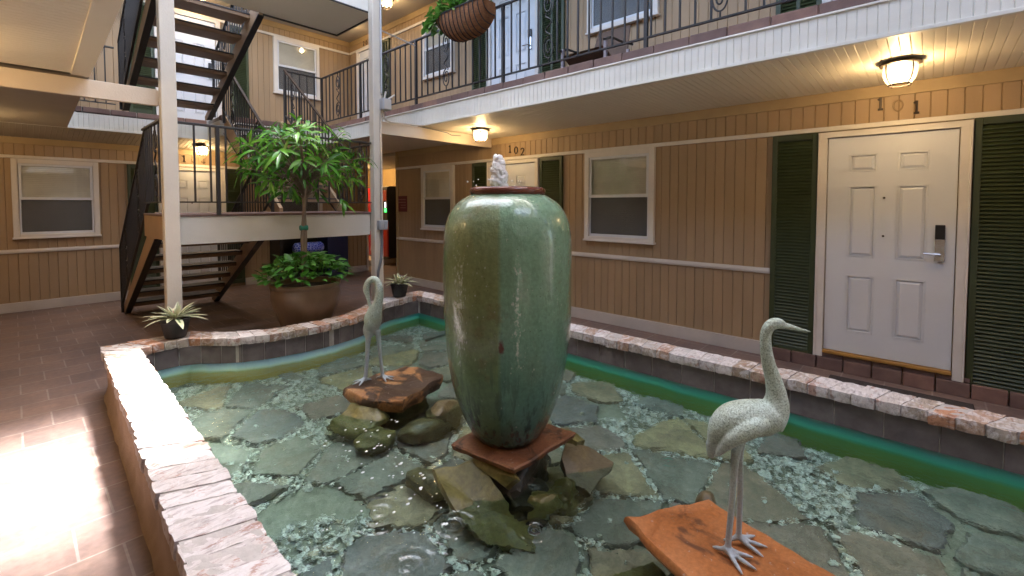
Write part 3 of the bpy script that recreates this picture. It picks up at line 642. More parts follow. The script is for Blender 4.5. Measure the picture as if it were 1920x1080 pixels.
# ------------------------------------------------------------------ left wing (walkway above the photographer)
lw = thing('motel_wing', 'cream boarded balcony underside of the near wing overhead beside the post', 'building', (-.6, 3, 0))
ex = lambda y: .352 + .021 * y
m = MB(); strips(m, -4.0, 5.13, .056, .007, .005, lambda s, t, d: (-1.6 + (ex(s) - .10 + 1.6) * t, s, FZ0 - .002 + d), 0, 1); m.build('soffit', MT['soffit'], lw, recalc=False)
m = MB(); m.hex([(ex(-4) - .115, -4, FZ0 - .014), (ex(-4), -4, FZ0 - .014), (ex(5.13), 5.13, FZ0 - .014), (ex(5.13) - .115, 5.13, FZ0 - .014), (ex(-4) - .115, -4, FZ0 + .03), (ex(-4), -4, FZ0 + .03), (ex(5.13), 5.13, FZ0 + .03), (ex(5.13) - .115, 5.13, FZ0 + .03)]); m.build('soffit_border', MT['soffit'], lw, bevel=.003)
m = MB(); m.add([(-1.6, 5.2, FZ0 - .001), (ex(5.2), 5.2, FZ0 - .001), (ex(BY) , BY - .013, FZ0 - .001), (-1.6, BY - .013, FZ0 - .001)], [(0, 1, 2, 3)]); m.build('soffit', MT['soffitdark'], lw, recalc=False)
m = MB(); strips(m, -4.0, BY - .014, .054, .008, .005, lambda s, t, d: (ex(s) - d, s, t), FZ0 + .031, FL, ph=0); m.build('fascia', MT['fascia'], lw, recalc=False)
m = MB(); m.hex([(-1.7, -4, 2.63), (ex(-4) - .02, -4, 2.63), (ex(BY) - .02, BY - .02, 2.63), (-1.7, BY - .02, 2.63), (-1.7, -4, FL), (ex(-4) - .02, -4, FL), (ex(BY) - .02, BY - .02, FL), (-1.7, BY - .02, FL)]); m.build('balcony_slab', MT['rooftop'], lw)
m = MB(); m.box((-1.75, -4, 0), (-1.6, B, CZ)); m.build('wall', MT['siding'], lw)
m = MB(); m.box((-2.2, -4, CZ), (.50, BY - .06, CZ + .26)); m.build('roof', MT['soffitdark'], lw)

rr = thing('motel_wing', 'tan wing added unseen behind the camera to hold back light', 'building', (2, -4.6, 0))  # added wing, out of view, keeps the right side darker
m = MB(); m.box((-3, -4.75, 0), (W + .5, -4.6, CZ + .3)); m.build('wall', MT['siding'], rr)
m = MB(); m.box((-3, -4.6, CZ), (W + .5, -3.3, CZ + .26)); m.build('roof', MT['soffitdark'], rr)
m = MB(); m.box((-1.6, -4.59, 2.6), (W, -3.2, FL)); m.build('balcony_slab', MT['fascia'], rr)

# ------------------------------------------------------------------ unseen roof added over the courtyard, its two openings shape sun and sky light
cr = MB(); z0, z1 = 7.2, 7.3
HA = (.50, 3.16, 2.80, 4.30); HB = (.45, 3.12, -3.3, -.75); X0c, X1c, Y0c, Y1c = -.3, 4.3, -6.5, 9.6
for a, b, c, d in ((X0c, HB[0], Y0c, Y1c), (HB[1], X1c, Y0c, Y1c), (HB[0], HB[1], Y0c, HB[2]), (HB[0], HB[1], HB[3], 1.30), (HB[0], HA[0], HA[2], HA[3]), (HB[0], HB[1], 9.2, Y1c)):
    cr.box((a + .001, c + .001, z0), (b - .001, d - .001, z1))
tag(cr.build('added_shade_roof', MT['shade_roof']), 'flat roof added out of view over the courtyard, with gaps that shape the light', 'roof')

for (a, b, c, d, lb) in ((HB[0], HB[1], 1.31, HA[2], 'frosted skylight panel added over the pool beside the open gap to soften the light'), (HB[0], HB[1], HA[3], 9.19, 'frosted skylight panel added over the stair tower to soften the light')):  # added translucent panels, out of view, spread soft overhead light
    m = MB(); m.add([(a, c, 7.24), (b, c, 7.24), (b, d, 7.24), (a, d, 7.24)], [(0, 1, 2, 3)]); tag(m.build('added_diffuser', MT['frosted'], recalc=False), lb, 'diffuser')

# ------------------------------------------------------------------ passage beyond the corner
pw = thing('passage', 'yellow lit passage beyond the corner with a raised step', 'passage', (6, 11, 0))
m = MB(); m.box((7.2, YC, 0), (7.3, 14, 2.6)); m.box((5.5, 13.2, 0), (7.2, 13.3, 2.6)); m.box((5.38, B + .18, 0), (5.44, 13.2, 2.6)); m.box((W + .17, YC - .1, 0), (7.2, YC - .02, 2.6)); m.build('wall', MT['yellowwall'], pw)
m = MB(); m.box((W + .16, YC + .013, 2.52), (7.3, 14, 2.60)); m.build('ceiling', MT['soffitdark'], pw)
m = MB(); m.box((5.51, 10.15, .004), (7.19, 13.19, .15)); m.build('step', MT['beam'], pw, bevel=.01)
m = MB(); m.box((5.52, 13.16, 2.1), (7.19, 13.19, 2.2)); m.box((6.6, 13.15, .15), (6.68, 13.19, 2.1)); m.build('trim', MT['trim'], pw)

# ------------------------------------------------------------------ posts, beam
for (x0, x1, nm, lb) in ((.912, 1.030, 'a', 'white square post behind the potted bromeliad at the pool corner'), (3.005, 3.125, 'b', 'white square post carrying conduit and a grey outlet box')):
    m = MB(); m.box((x0, 5.045, 0), (x1, 5.145, 6.19)); tag(m.build('post', MT['post'], bevel=.008), lb, 'post', 'posts of the stair tower')
m = MB(); m.box((-1.59, 5.150, 2.413), (.910, 5.20, 2.560)); m.box((.90, 5.148, 2.42), (.93, 5.19, 2.55)); tag(m.build('beam', MT['beam'], bevel=.005), 'cream beam running from the left edge to the near post', 'beam')
m = MB(); m.box((3.127, 5.100, 2.413), (W - .018, 5.17, 2.570)); tag(m.build('beam', MT['beam'], bevel=.005), 'cream beam under the right balcony between post and wall', 'beam')

# ------------------------------------------------------------------ railings
def scroll(mb, P, h0, h1, w=.062, r=.0075):
    """wrought iron scroll panel; P(a, z) maps offset along the rail and height to a point"""
    H = h1 - h0; mid = (h0 + h1) / 2
    for sg in (-1, 1):
        zc = mid + sg * H * .285; pts = []
        for i in range(52):
            t = i / 51; a = -.5 * math.pi + t * math.pi * 3.6; k = 1.0 - .82 * max(0, t - .30) / .70
            pts.append(P(sg * math.cos(a) * w * k, zc + sg * (math.sin(a) * w * 1.75 * k + w * .3 * (1 - k))))
        mb.tube(pts, r, 6)
        pts = [P(sg * math.sin(i / 23 * math.pi * 1.7) * w * .62, mid + sg * (i / 23) * H * .17) for i in range(24)]
        mb.tube(pts, r, 6)
    mb.tube([P(0, h0), P(0, mid - H * .285 - w * 1.7)], r, 6); mb.tube([P(0, mid + H * .285 + w * 1.7), P(0, h1)], r, 6)
def railing(parent_or_none, name, label, p0, p1, hb, ht, pitch, posts, scrolls, post_drop=.06, railmat='iron', toplevel=True, rail_w=.038, sub=False, rise_post=0.0, bal=.015):
    """p0, p1: floor line ends; posts and scrolls are distances along it"""
    p0 = Vector(p0); p1 = Vector(p1); L = Vector((p1.x - p0.x, p1.y - p0.y)).length; d = (p1 - p0) / L
    at = lambda s, z: p0 + d * s + Vector((0, 0, z))
    if toplevel: root = thing(name, label, 'railing', tuple(p0), 'wrought iron railings')
    m = MB(); m.bar(at(0, ht), at(L, ht), rail_w, .022)
    if toplevel: top = m.build('top_rail', MT[railmat], root, bevel=.004); par = root
    else: top = m.build(name, MT[railmat], parent_or_none, bevel=.004); par = top
    m = MB(); m.bar(at(0, hb), at(L, hb), .026, .014); m.build('bottom_rail', MT['iron'], par)
    for s in posts:
        m = MB(); a = at(s, 0); m.box((a.x - .016, a.y - .016, a.z - post_drop), (a.x + .016, a.y + .016, a.z + ht + rise_post)); m.build('post', MT['iron'], par)
    for s in scrolls:
        m = MB(); scroll(m, lambda a, z: at(s + a, z), hb, ht - .011); m.build('scroll', MT['iron'], par, smooth=40)
    n = int(L / pitch); base = None
    for i in range(1, n + 1):
        s = i * pitch
        if s > L - .02 or any(abs(s - q) < .035 for q in posts) or any(abs(s - q) < .062 for q in scrolls): continue
        a = at(s, 0)
        if base is None:
            m = MB(); m.box((a.x - bal / 2, a.y - bal / 2, a.z + hb), (a.x + bal / 2, a.y + bal / 2, a.z + ht - .011)); base = m.build('baluster', MT['iron'], par); b0 = a.copy(); l0 = Vector(base.location)
        else:
            c = base.copy(); COL.objects.link(c); c.parent = par; c.location = l0 + (a - b0)
    return par
railing(None, 'balcony_railing', 'long black iron railing along the right balcony with scrolls', (3.80, 8.06, FL), (3.80, -1.2, FL), .085, .87, .127,
        [1.30, 2.79, 4.445, 6.177, 7.9], [.553, 2.057, 3.436, 5.094, 6.8])
railing(None, 'balcony_railing', 'short black iron railing at the far balcony corner by the upper window', (3.155, 8.10, FL), (3.80, 8.10, FL), .085, .87, .127, [0, .645], [])
railing(None, 'balcony_railing', 'black iron railing on the far balcony left of the stairs', (-1.0, 8.84, FL), (1.06, 8.84, FL), .085, .90, .115, [0], [])

# ------------------------------------------------------------------ staircases
def flight(root, x0, x1, ylo, zlo, yhi, zhi, n, rails, name='railing'):
    dy = (yhi - ylo) / n; dz = (zhi - zlo) / n
    for x in (x0, x1):
        m = MB(); w = .045; e = 1 if x == x0 else -1
        prof = [(ylo + .02 * (1 if dy < 0 else -1), zlo), (ylo + abs(.18) * (1 if dy < 0 else -1), zlo), (ylo + .18 * (1 if dy < 0 else -1), zlo + .06), (yhi, zhi + .02), (yhi, zhi - .27)]
        v = [(x, a, b) for a, b in prof] + [(x + e * w, a, b) for a, b in prof]; k = len(prof)
        m.add(v, [tuple(range(k)), tuple(range(2 * k - 1, k - 1, -1))] + [(i, (i + 1) % k, k + (i + 1) % k, k + i) for i in range(k)]); s = m.build('stringer', MT['stringer'], root, bevel=.003)
        m = MB(); sg = 1 if dy < 0 else -1
        m.bar((x + e * .0225, ylo + .02 * sg, zlo - .008), (x + e * .0225, yhi, zhi - .278), .07, .014, up=(0, 1, 0)); m.build('stringer_edge', MT['iron'], s)
    for i in range(1, n):
        y = ylo + dy * i; z = zlo + dz * i
        m = MB(); a, b = sorted((y, y - dy * 0.98)); m.box((x0 + .046, a, z - .055), (x1 - .046, b, z - .012)); t = m.build('tread', MT['tread'], root, bevel=.004)
        m = MB(); m.box((x0 + .046, a - .008, z - .011), (x1 - .046, b + .008, z + .006)); m.build('tread_mat', MT['treadtop'], t, bevel=.003)
LZ = 1.425
s1 = thing('staircase', 'lower staircase of open brown treads rising from the floor to the balcony', 'staircase', (2.1, 6.2, 0))
flight(s1, 1.03, 2.16, 8.30, 0, 6.16, LZ, 8, None)
flight(s1, 2.24, 3.12, 6.16, LZ, 8.08, 2.90, 8, None)
m = MB(); m.box((1.032, 5.147, LZ - .275), (3.003, 5.19, LZ - .014)); m.build('landing_fascia', MT['landing'], s1, bevel=.003)
m = MB(); m.box((.945, 5.191, LZ - .235), (.99, 6.20, LZ - .014)); m.build('landing_side', MT['stringer'], s1, bevel=.003)
m = MB(); m.box((3.08, 5.191, LZ - .235), (3.125, 6.20, LZ - .014)); m.build('landing_side', MT['stringer'], s1, bevel=.003)
m = MB(); m.box((1.034, 5.135, LZ - .012), (3.13, 5.19, LZ + .010)); m.box((.94, 5.191, LZ - .012), (3.13, 6.20, LZ + .0095)); m.build('landing_deck', MT['brickedge'], s1, bevel=.003)
m = MB(); m.box((1.09, 5.195, LZ - .16), (3.07, 6.19, LZ - .10)); m.build('landing_soffit', MT['soffitdark'], s1)
railing(s1, 'landing_railing', None, (1.035, 5.11, LZ), (3.0, 5.11, LZ), .125, .855, .130, [.32], [], toplevel=False, post_drop=0)
railing(s1, 'landing_railing', None, (.965, 5.16, LZ), (.965, 6.24, LZ), .125, .90, .11, [], [.5], toplevel=False)
railing(s1, 'landing_railing', None, (3.10, 5.16, LZ), (3.10, 6.20, LZ), .125, .86, .11, [1.0], [.35], toplevel=False)
railing(s1, 'stair_railing', None, (1.01, 8.42, -.02), (.985, 6.20, LZ), .12, .93, .075, [.02], [.55, 1.6], toplevel=False, post_drop=0)
railing(s1, 'stair_railing', None, (2.19, 8.36, .02), (2.19, 6.20, LZ), .12, .90, .10, [.05], [1.1], toplevel=False, post_drop=0)
railing(s1, 'stair_railing', None, (2.205, 6.1, LZ), (2.205, 8.0, 2.86), .14, .90, .095, [0, 1.85], [.45, 1.45], toplevel=False, railmat='handrail')
railing(s1, 'stair_railing', None, (3.14, 6.0, LZ - .02), (3.14, 8.05, 2.90), .14, .88, .10, [0, 2.03], [1.72], toplevel=False, railmat='handrail')

s2 = thing('staircase', 'upper staircase of open brown treads rising from the balcony past door 204', 'staircase', (1.6, 6.2, FL))
flight(s2, 1.10, 2.16, 8.42, 2.87, 6.16, 4.14, 7, None)
m = MB(); m.box((1.00, 5.148, 3.885), (3.130, 5.19, 4.16)); m.build('landing_fascia', MT['fascia'], s2, bevel=.003)
m = MB(); strips(m, 5.195, 6.17, .035, .006, .004, lambda s, t, d: (1.0 + 2.13 * t, s, 3.892 + d), 0, 1); m.build('landing_soffit', MT['soffit'], s2, recalc=False)
m = MB(); m.bar((3.125, 5.16, 3.885), (3.125, 6.18, 3.885), .018, .024); m.bar((2.16, 6.175, 3.885), (3.13, 6.175, 3.885), .018, .024); m.bar((1.0, 5.146, 3.880), (3.134, 5.146, 3.880), .018, .014); m.build('landing_edge', MT['iron'], s2)
m = MB(); m.box((1.0, 5.192, 3.92), (3.13, 6.17, 4.15)); m.build('landing_deck', MT['rooftop'], s2)
railing(s2, 'stair_railing', None, (1.07, 8.46, 2.87), (1.07, 6.20, 4.14), .05, .92, .072, [.02], [.5, 1.6], toplevel=False, post_drop=.02)
railing(s2, 'stair_railing', None, (2.19, 8.42, 2.87), (2.19, 6.20, 4.14), .10, .90, .10, [.05], [.6, 1.5], toplevel=False, post_drop=0)

# ------------------------------------------------------------------ fountain basin
fb = thing('fountain_basin', 'low pool basin with whitewashed brick coping and dark tile band', 'pool', (2, 2, 0))
def resample(pts, n):
    p = np.array(pts, float); d = np.r_[0, np.cumsum(np.hypot(*np.diff(p, axis=0).T))]; t = np.linspace(0, d[-1], n)
    return np.c_[np.interp(t, d, p[:, 0]), np.interp(t, d, p[:, 1])], d[-1]
cop = MB(); CT = .385; CH = .066
def brick(a0, a1, b1, b0, r, wob):
    """a: inner edge, b: outer edge; rough little block"""
    nx, ny, nz = 5, 8, 3
    sd = random.uniform(0, 100); dz = random.uniform(-.004, .004); ext = random.uniform(-.006, .006)
    idx = {}; vs = []
    a0, a1, b0, b1 = [Vector((p[0], p[1], 0)) for p in (a0, a1, b0, b1)]
    for i in range(nx + 1):
        for j in range(ny + 1):
            for k in range(nz + 1):
                if not (i in (0, nx) or j in (0, ny) or k in (0, nz)): continue
                u = i / nx; v = j / ny; w = k / nz
                p = (a0 * (1 - u) + a1 * u) * (1 - v) + (b0 * (1 - u) + b1 * u) * v
                inn = (a0 - b0).normalized(); p = p + inn * (ext * (1 - 2 * v))
                z = CT - CH + CH * w + dz
                c = (a0 + a1 + b0 + b1) / 4; q = Vector((p.x, p.y, z)); cc = Vector((c.x, c.y, CT - CH / 2))
                e = sum((abs(t - .5) * 2) ** 6 for t in (u, v, w))
                q = cc + (q - cc) * (1 - .020 * max(0, e - 1))
                nn = mnoise.noise_vector(q * 22 + Vector((sd, 0, 0))) * wob + mnoise.noise_vector(q * 60 + Vector((sd, 5, 0))) * wob * .45
                idx[i, j, k] = len(vs); vs.append(q + nn)
    fs = []
    for i in range(nx):
        for j in range(ny):
            fs += [(idx[i, j, 0], idx[i, j + 1, 0], idx[i + 1, j + 1, 0], idx[i + 1, j, 0]), (idx[i, j, nz], idx[i + 1, j, nz], idx[i + 1, j + 1, nz], idx[i, j + 1, nz])]
    for i in range(nx):
        for k in range(nz):
            fs += [(idx[i, 0, k], idx[i + 1, 0, k], idx[i + 1, 0, k + 1], idx[i, 0, k + 1]), (idx[i, ny, k], idx[i, ny, k + 1], idx[i + 1, ny, k + 1], idx[i + 1, ny, k])]
    for j in range(ny):
        for k in range(nz):
            fs += [(idx[0, j, k], idx[0, j, k + 1], idx[0, j + 1, k + 1], idx[0, j + 1, k]), (idx[nx, j, k], idx[nx, j + 1, k], idx[nx, j + 1, k + 1], idx[nx, j, k + 1])]
    cop.add(vs, fs, r)
mor = MB()
for k, (inn, out) in enumerate(((INN, OUT), (INN2, OUT2), (INN3, OUT3), (INN4, OUT4), (INN5, OUT5))):
    L = (resample(inn, 2)[1] + resample(out, 2)[1]) / 2; n = max(2, round(L / (.118 if k in (0, 4) else .105)))
    A, _ = resample(inn, n + 1); Bq, _ = resample(out, n + 1); g = .028
    for i in range(n):
        a0 = A[i] * (1 - g) + A[i + 1] * g; a1 = A[i + 1] * (1 - g) + A[i] * g; b0 = Bq[i] * (1 - g) + Bq[i + 1] * g; b1 = Bq[i + 1] * (1 - g) + Bq[i] * g
        r = random.uniform(.5, 1) if k == 0 else ((random.uniform(.38, .68) if random.random() < .72 else random.uniform(.05, .4)) if k == 4 else random.uniform(0.05, .75))
        if k == 0 and random.random() < .12: r = random.uniform(.2, .4)
        brick(a0, a1, b1, b0, r, .0055)
        h = .004; ii = lambda p, q, t: p * (1 - t) + q * t
        mor.hex([(*ii(A[i], Bq[i], .05), CT - CH + .002), (*ii(A[i + 1], Bq[i + 1], .05), CT - CH + .002), (*ii(A[i + 1], Bq[i + 1], .95), CT - CH + .002), (*ii(A[i], Bq[i], .95), CT - CH + .002),
                 (*ii(A[i], Bq[i], .05), CT - h), (*ii(A[i + 1], Bq[i + 1], .05), CT - h), (*ii(A[i + 1], Bq[i + 1], .95), CT - h), (*ii(A[i], Bq[i], .95), CT - h)])
co = cop.build('coping', MT['coping'], fb, smooth=50)
mor.build('coping_mortar', MT['mortar'], fb)
# outer stucco skin
OL = [(x, y) for x, y in OUT] + OUT2[1:] + OUT3[1:] + OUT4[1:] + OUT5[1:]
skin = offset_in(OL, -.030); m = MB()
dense, _ = resample(skin, 160)
rows = 9; vs = []
for i in range(160):
    for j in range(rows):
        z = -.004 + (CT - CH + .004) * j / (rows - 1); p = Vector((dense[i][0], dense[i][1], z))
        q = mnoise.noise(p * 5) * .012 + mnoise.noise(p * 19) * .005
        t = Vector(dense[min(i + 1, 159)] - dense[max(i - 1, 0)]).normalized(); fo = .028 * max(0, 1 - z / .10) ** 2
        vs.append((p.x - t.y * (q + fo), p.y + t.x * (q + fo), z))
m.add(vs, [(i * rows + j, (i + 1) * rows + j, (i + 1) * rows + j + 1, i * rows + j + 1) for i in range(159) for j in range(rows - 1)])
m.build('basin_wall', MT['stucco'], fb, smooth=60)
# tile band and painted liner below
TB = .160; m = MB(); gm = MB()
fd, LL = resample(FACE, 420)
pos = 0; tl = .24
cum = np.linspace(0, LL, 420); s = 0
while s < LL - .02:
    cur = 4.9 < s + .2 < 9.2; e = min(s + (.17 if cur else tl), LL); r = random.random()
    a = np.array([np.interp(s + .003, cum, fd[:, 0]), np.interp(s + .003, cum, fd[:, 1])]); b = np.array([np.interp(e - .003, cum, fd[:, 0]), np.interp(e - .003, cum, fd[:, 1])])
    t = (b - a) / np.linalg.norm(b - a); nn = np.array([-t[1], t[0]]) * .020
    m.hex([(*a, TB), (*b, TB), (*(b + nn), TB), (*(a + nn), TB), (*a, CT - CH - .002), (*b, CT - CH - .002), (*(b + nn), CT - CH - .002), (*(a + nn), CT - CH - .002)], r); s = e
m.build('tile_band', MT['tile'], fb, bevel=.002, bseg=1)
gl, _ = resample(offset_in(LOOP, .0315), 200); m = MB()
for i in range(199): m.add([(*gl[i], TB + .002), (*gl[i + 1], TB + .002), (*gl[i + 1], CT - CH - .004), (*gl[i], CT - CH - .004)], [(0, 1, 2, 3)])
m.build('tile_grout', MT['mortar'], fb, recalc=False)
lf = offset_in(LOOP, .046); m = MB()
for i in range(len(lf) - 1):
    m.add([(*lf[i], PF - .05), (*lf[i + 1], PF - .05), (*lf[i + 1], CT - CH), (*lf[i], CT - CH)], [(0, 1, 2, 3)])
m.build('liner', MT['liner'], fb, recalc=False)
m = MB(); m.add([(*p, PF - .012) for p in offset_in(LOOP, .09)], [tuple(range(len(LOOP)))]); m.build('basin_floor', MT['poolfloor'], fb, recalc=False)
# water
m = MB(); m.add([(*p, WATER) for p in offset_in(LOOP, .044)], [tuple(range(len(LOOP) - 1, -1, -1))])
wt = m.build('water', MT['water'], recalc=False); assert wt.data.polygons[0].normal.z > 0; struct(wt, 'clear shallow pool water with faint ripples', 'water')

# flagstones
pts = []; tries = 0
while tries < 9000:
    tries += 1; p = (random.uniform(.62, 3.35), random.uniform(-.75, 4.72))
    if inside(p, LOOP) and all((p[0] - q[0]) ** 2 + (p[1] - q[1]) ** 2 > (.30 + .06 * q[2]) ** 2 for q in pts): pts.append((p[0], p[1], random.random() * 1.2))
stones = []
LOOPI = offset_in(LOOP, -.03)
for i, p in enumerate(pts):
    if random.random() < .13: continue
    poly = [(p[0] - 1, p[1] - 1), (p[0] + 1, p[1] - 1), (p[0] + 1, p[1] + 1), (p[0] - 1, p[1] + 1)]
    for j, q in enumerate(pts):
        if i == j: continue
        mx, my = (p[0] + q[0]) / 2, (p[1] + q[1]) / 2; nx, ny = q[0] - p[0], q[1] - p[1]; out = []
        if nx * nx + ny * ny > 1.4: continue
        for k in range(len(poly)):
            a = poly[k]; b = poly[(k + 1) % len(poly)]
            da = (a[0] - mx) * nx + (a[1] - my) * ny; db = (b[0] - mx) * nx + (b[1] - my) * ny
            if da <= 0: out.append(a)
            if da * db < 0: t = da / (da - db); out.append((a[0] + (b[0] - a[0]) * t, a[1] + (b[1] - a[1]) * t))
        poly = out
    cx = sum(a[0] for a in poly) / len(poly); cy = sum(a[1] for a in poly) / len(poly)
    sh = random.uniform(.83, .98); q2 = []
    for a in poly:
        x = cx + (a[0] - cx) * sh; y = cy + (a[1] - cy) * sh
        while not inside((x, y), LOOPI) and (abs(x - cx) + abs(y - cy)) > .02: x = cx + (x - cx) * .93; y = cy + (y - cy) * .93
        q2.append((x, y))
    r2 = []
    for k in range(len(q2)):
        a = Vector(q2[k]); b = Vector(q2[(k + 1) % len(q2)]); L = (b - a).length; n = max(1, int(L / .045)); t = (b - a); nn = Vector((-t.y, t.x)).normalized() if L > 1e-6 else Vector((0, 0))
        for s_ in range(n):
            f = s_ / n; w = mnoise.noise(Vector((a.x + t.x * f, a.y + t.y * f, i)) * 11) * .022 + random.uniform(-.004, .004)
            r2.append(tuple(a + t * f + nn * w))
    stones.append((cx, cy, r2))
stone_lab = [('pale olive flagstone lying flat under the water left of the vase', (1.15, 2.1)), ('long tan streaked flagstone under the water beside the sunlit coping', (.95, 3.1)), ('dark triangular flagstone under the water by the left coping bottom', (.95, 1.75))]
for i, (cx, cy, poly) in enumerate(stones):
    th = random.uniform(.022, .042); tx, ty = random.uniform(-.035, .035), random.uniform(-.035, .035); n = len(poly)
    z = lambda x, y: PF + th + (x - cx) * tx + (y - cy) * ty
    m = MB(); vs = []
    for f, dz in ((1.0, -th - .004), (1.0, -.008), (.955, .0)):
        for (x, y) in poly:
            X, Y = cx + (x - cx) * f, cy + (y - cy) * f; vs.append((X, Y, z(X, Y) + dz + (mnoise.noise(Vector((X * 7, Y * 7, i))) * .006 if dz > -.02 else 0)))
    m.add(vs, [tuple(2 * n + k for k in range(n))] + [(l * n + k, l * n + (k + 1) % n, (l + 1) * n + (k + 1) % n, (l + 1) * n + k) for l in range(2) for k in range(n)])
    o = m.build('flagstone', MT['flag'], smooth=38)
    tag(o, 'grey green flagstone lying flat among white pebbles under the water', 'flagstone', 'flagstones on the pool floor')
# pebbles
ico = bmesh.new(); bmesh.ops.create_icosphere(ico, subdivisions=1, radius=1.0); iv = np.array([v.co[:] for v in ico.verts]); ifc = np.array([[v.index for v in f.verts] for f in ico.faces]); ico.free()
pv = []; pf = []; pc = []; cnt = 0; base = 0
shr = [(cx, cy, [(cx + (x - cx) * .95, cy + (y - cy) * .95) for x, y in poly], max(math.hypot(x - cx, y - cy) for x, y in poly)) for cx, cy, poly in stones]
for t in range(30000):
    if cnt > 7600: break
    x = random.uniform(.58, 3.42); y = 4.75 - 5.5 * random.random() ** .9
    if not inside((x, y), LOOP): continue
    if mnoise.noise(Vector((x * 1.6, y * 1.6, 3.3))) < -.30: continue
    hit = any((x - cx) ** 2 + (y - cy) ** 2 < rr * rr and inside((x, y), pl) for cx, cy, pl, rr in shr)
    if hit and random.random() > .012: continue
    s = random.uniform(.008, .0185) * (1.25 if random.random() < .1 else 1); a = random.uniform(0, 6.28)
    sc = np.array([s * random.uniform(1, 1.5), s * random.uniform(.7, 1.0), s * random.uniform(.35, .6)])
    v = iv * sc * (1 + .12 * np.random.randn(len(iv), 1)); ca, sa = math.cos(a), math.sin(a)
    tl_ = random.uniform(-.4, .4); v = v @ np.array([[1, 0, 0], [0, math.cos(tl_), math.sin(tl_)], [0, -math.sin(tl_), math.cos(tl_)]])
    v = np.c_[v[:, 0] * ca - v[:, 1] * sa + x, v[:, 0] * sa + v[:, 1] * ca + y, v[:, 2] + PF + (.038 if hit else random.uniform(.0, .022))]
    pv.append(v); pf.append(ifc + base); pc += [random.random()] * len(ifc); base += len(iv); cnt += 1
me = bpy.data.meshes.new('pebbles'); me.from_pydata(np.concatenate(pv).tolist(), [], np.concatenate(pf).tolist())
me.attributes.new('rnd', 'FLOAT', 'FACE').data.foreach_set('value', pc); me.polygons.foreach_set('use_smooth', [True] * len(me.polygons)); me.materials.append(MT['pebble'])
pb = bpy.data.objects.new('pebbles', me); COL.objects.link(pb); tag(pb, 'loose white pebbles between the flagstones under the water', 'pebbles', kind='stuff')

# ------------------------------------------------------------------ rocks and slabs
def plate(name, mat, top, th, label, cat='rock', rough=.012, group=None, nsub=.05):
    """slab from a top outline of 3-D points"""
    top = [Vector(p) for p in top]; c = sum(top, Vector()) / len(top)
    nrm = Vector()
    for i in range(len(top)): nrm += (top[i] - c).cross(top[(i + 1) % len(top)] - c)
    nrm.normalize()
    if nrm.z < 0: nrm = -nrm; top.reverse()
    ring = []
    for i in range(len(top)):
        a, b = top[i], top[(i + 1) % len(top)]; n = max(1, int((b - a).length / nsub)); side = (b - a).cross(nrm).normalized()
        for k in range(n):
            p = a + (b - a) * k / n; ring.append(p + side * (mnoise.noise(p * 9) * rough * 2 + random.uniform(-rough, rough) * .4))
    n = len(ring); vs = []
    for f, d in ((.97, 0.0), (1.0, -.008), (1.0 - random.uniform(-.02, .03), -th * .55), (.96, -th)):
        for p in ring:
            q = c + (p - c) * f + nrm * d; vs.append(q + (mnoise.noise_vector(q * 14 + Vector((d * 40, 0, 0))) * rough * .8 if d < -.009 else nrm * mnoise.noise(q * 8) * rough * .35))
    vs.append(c + nrm * mnoise.noise(c * 8) * rough * .3); ci = len(vs) - 1
    # inner ring for a gently uneven top
    b0 = len(vs)
    for p in ring: q = c + (p - c) * .55; vs.append(q + nrm * mnoise.noise(q * 8) * rough * .6)
    fs = [(l * n + (k + 1) % n, l * n + k, (l + 1) * n + k, (l + 1) * n + (k + 1) % n) for l in range(3) for k in range(n)]
    fs += [(k, (k + 1) % n, b0 + (k + 1) % n, b0 + k) for k in range(n)] + [(b0 + k, b0 + (k + 1) % n, ci) for k in range(n)]
    fs.append(tuple(3 * n + k for k in range(n - 1, -1, -1)))
    m = MB(); m.add(vs, fs); return tag(m.build(name, MT[mat], smooth=42), label, cat, group)
def boulder(mat, c, sx, sy, sz, rz, label, seed, cuts=7, group=None):
    bm = bmesh.new(); bmesh.ops.create_icosphere(bm, subdivisions=4, radius=1.0); rnd = random.Random(seed)
    for k in range(cuts):
        d = Vector((rnd.gauss(0, 1), rnd.gauss(0, 1), rnd.gauss(0, .8))).normalized(); o = rnd.uniform(.55, .82)
        for v in bm.verts:
            e = v.co.dot(d) - o
            if e > 0: v.co -= d * e * .92
    ca, sa = math.cos(rz), math.sin(rz)
    for v in bm.verts:
        q = v.co + mnoise.noise_vector(v.co * 2.3 + Vector((seed, 0, 0))) * .10 + mnoise.noise_vector(v.co * 7 + Vector((seed, 3, 0))) * .03
        x, y, z = q.x * sx, q.y * sy, q.z * sz; v.co = (c[0] + x * ca - y * sa, c[1] + x * sa + y * ca, c[2] + z)
    me = bpy.data.meshes.new('rock'); bm.to_mesh(me); bm.free(); me.polygons.foreach_set('use_smooth', [True] * len(me.polygons)); me.set_sharp_from_angle(angle=R(40)); me.materials.append(MT[mat])
    o = bpy.data.objects.new('rock', me); COL.objects.link(o); return tag(o, label, 'rock', group)
SZ = .25
plate('stone_slab', 'slabvase', [(1.545, 1.861, SZ), (1.600, 1.452, SZ), (2.091, 1.431, SZ + .004), (2.055, 1.90, SZ + .004)], .034, 'square terracotta coloured slab under the green vase', 'slab', .006)
plate('stone_slab', 'slab', [(1.655, .892, SZ + .005), (2.008, .680, SZ), (1.95, .43, SZ), (1.880, .190, SZ), (1.60, .27, SZ), (1.49, .46, SZ), (1.545, .62, SZ)], .05, 'orange sandstone slab under the upright crane', 'slab', .012)
plate('stone_slab', 'slabrust', [(1.576, 3.089, .205), (1.85, 3.14, .212), (2.13, 3.12, .215), (2.213, 2.752, .215), (1.982, 2.67, .205), (1.746, 2.60, .195), (1.60, 2.82, .200)], .085, 'rust stained slab under the preening crane', 'slab', .016)
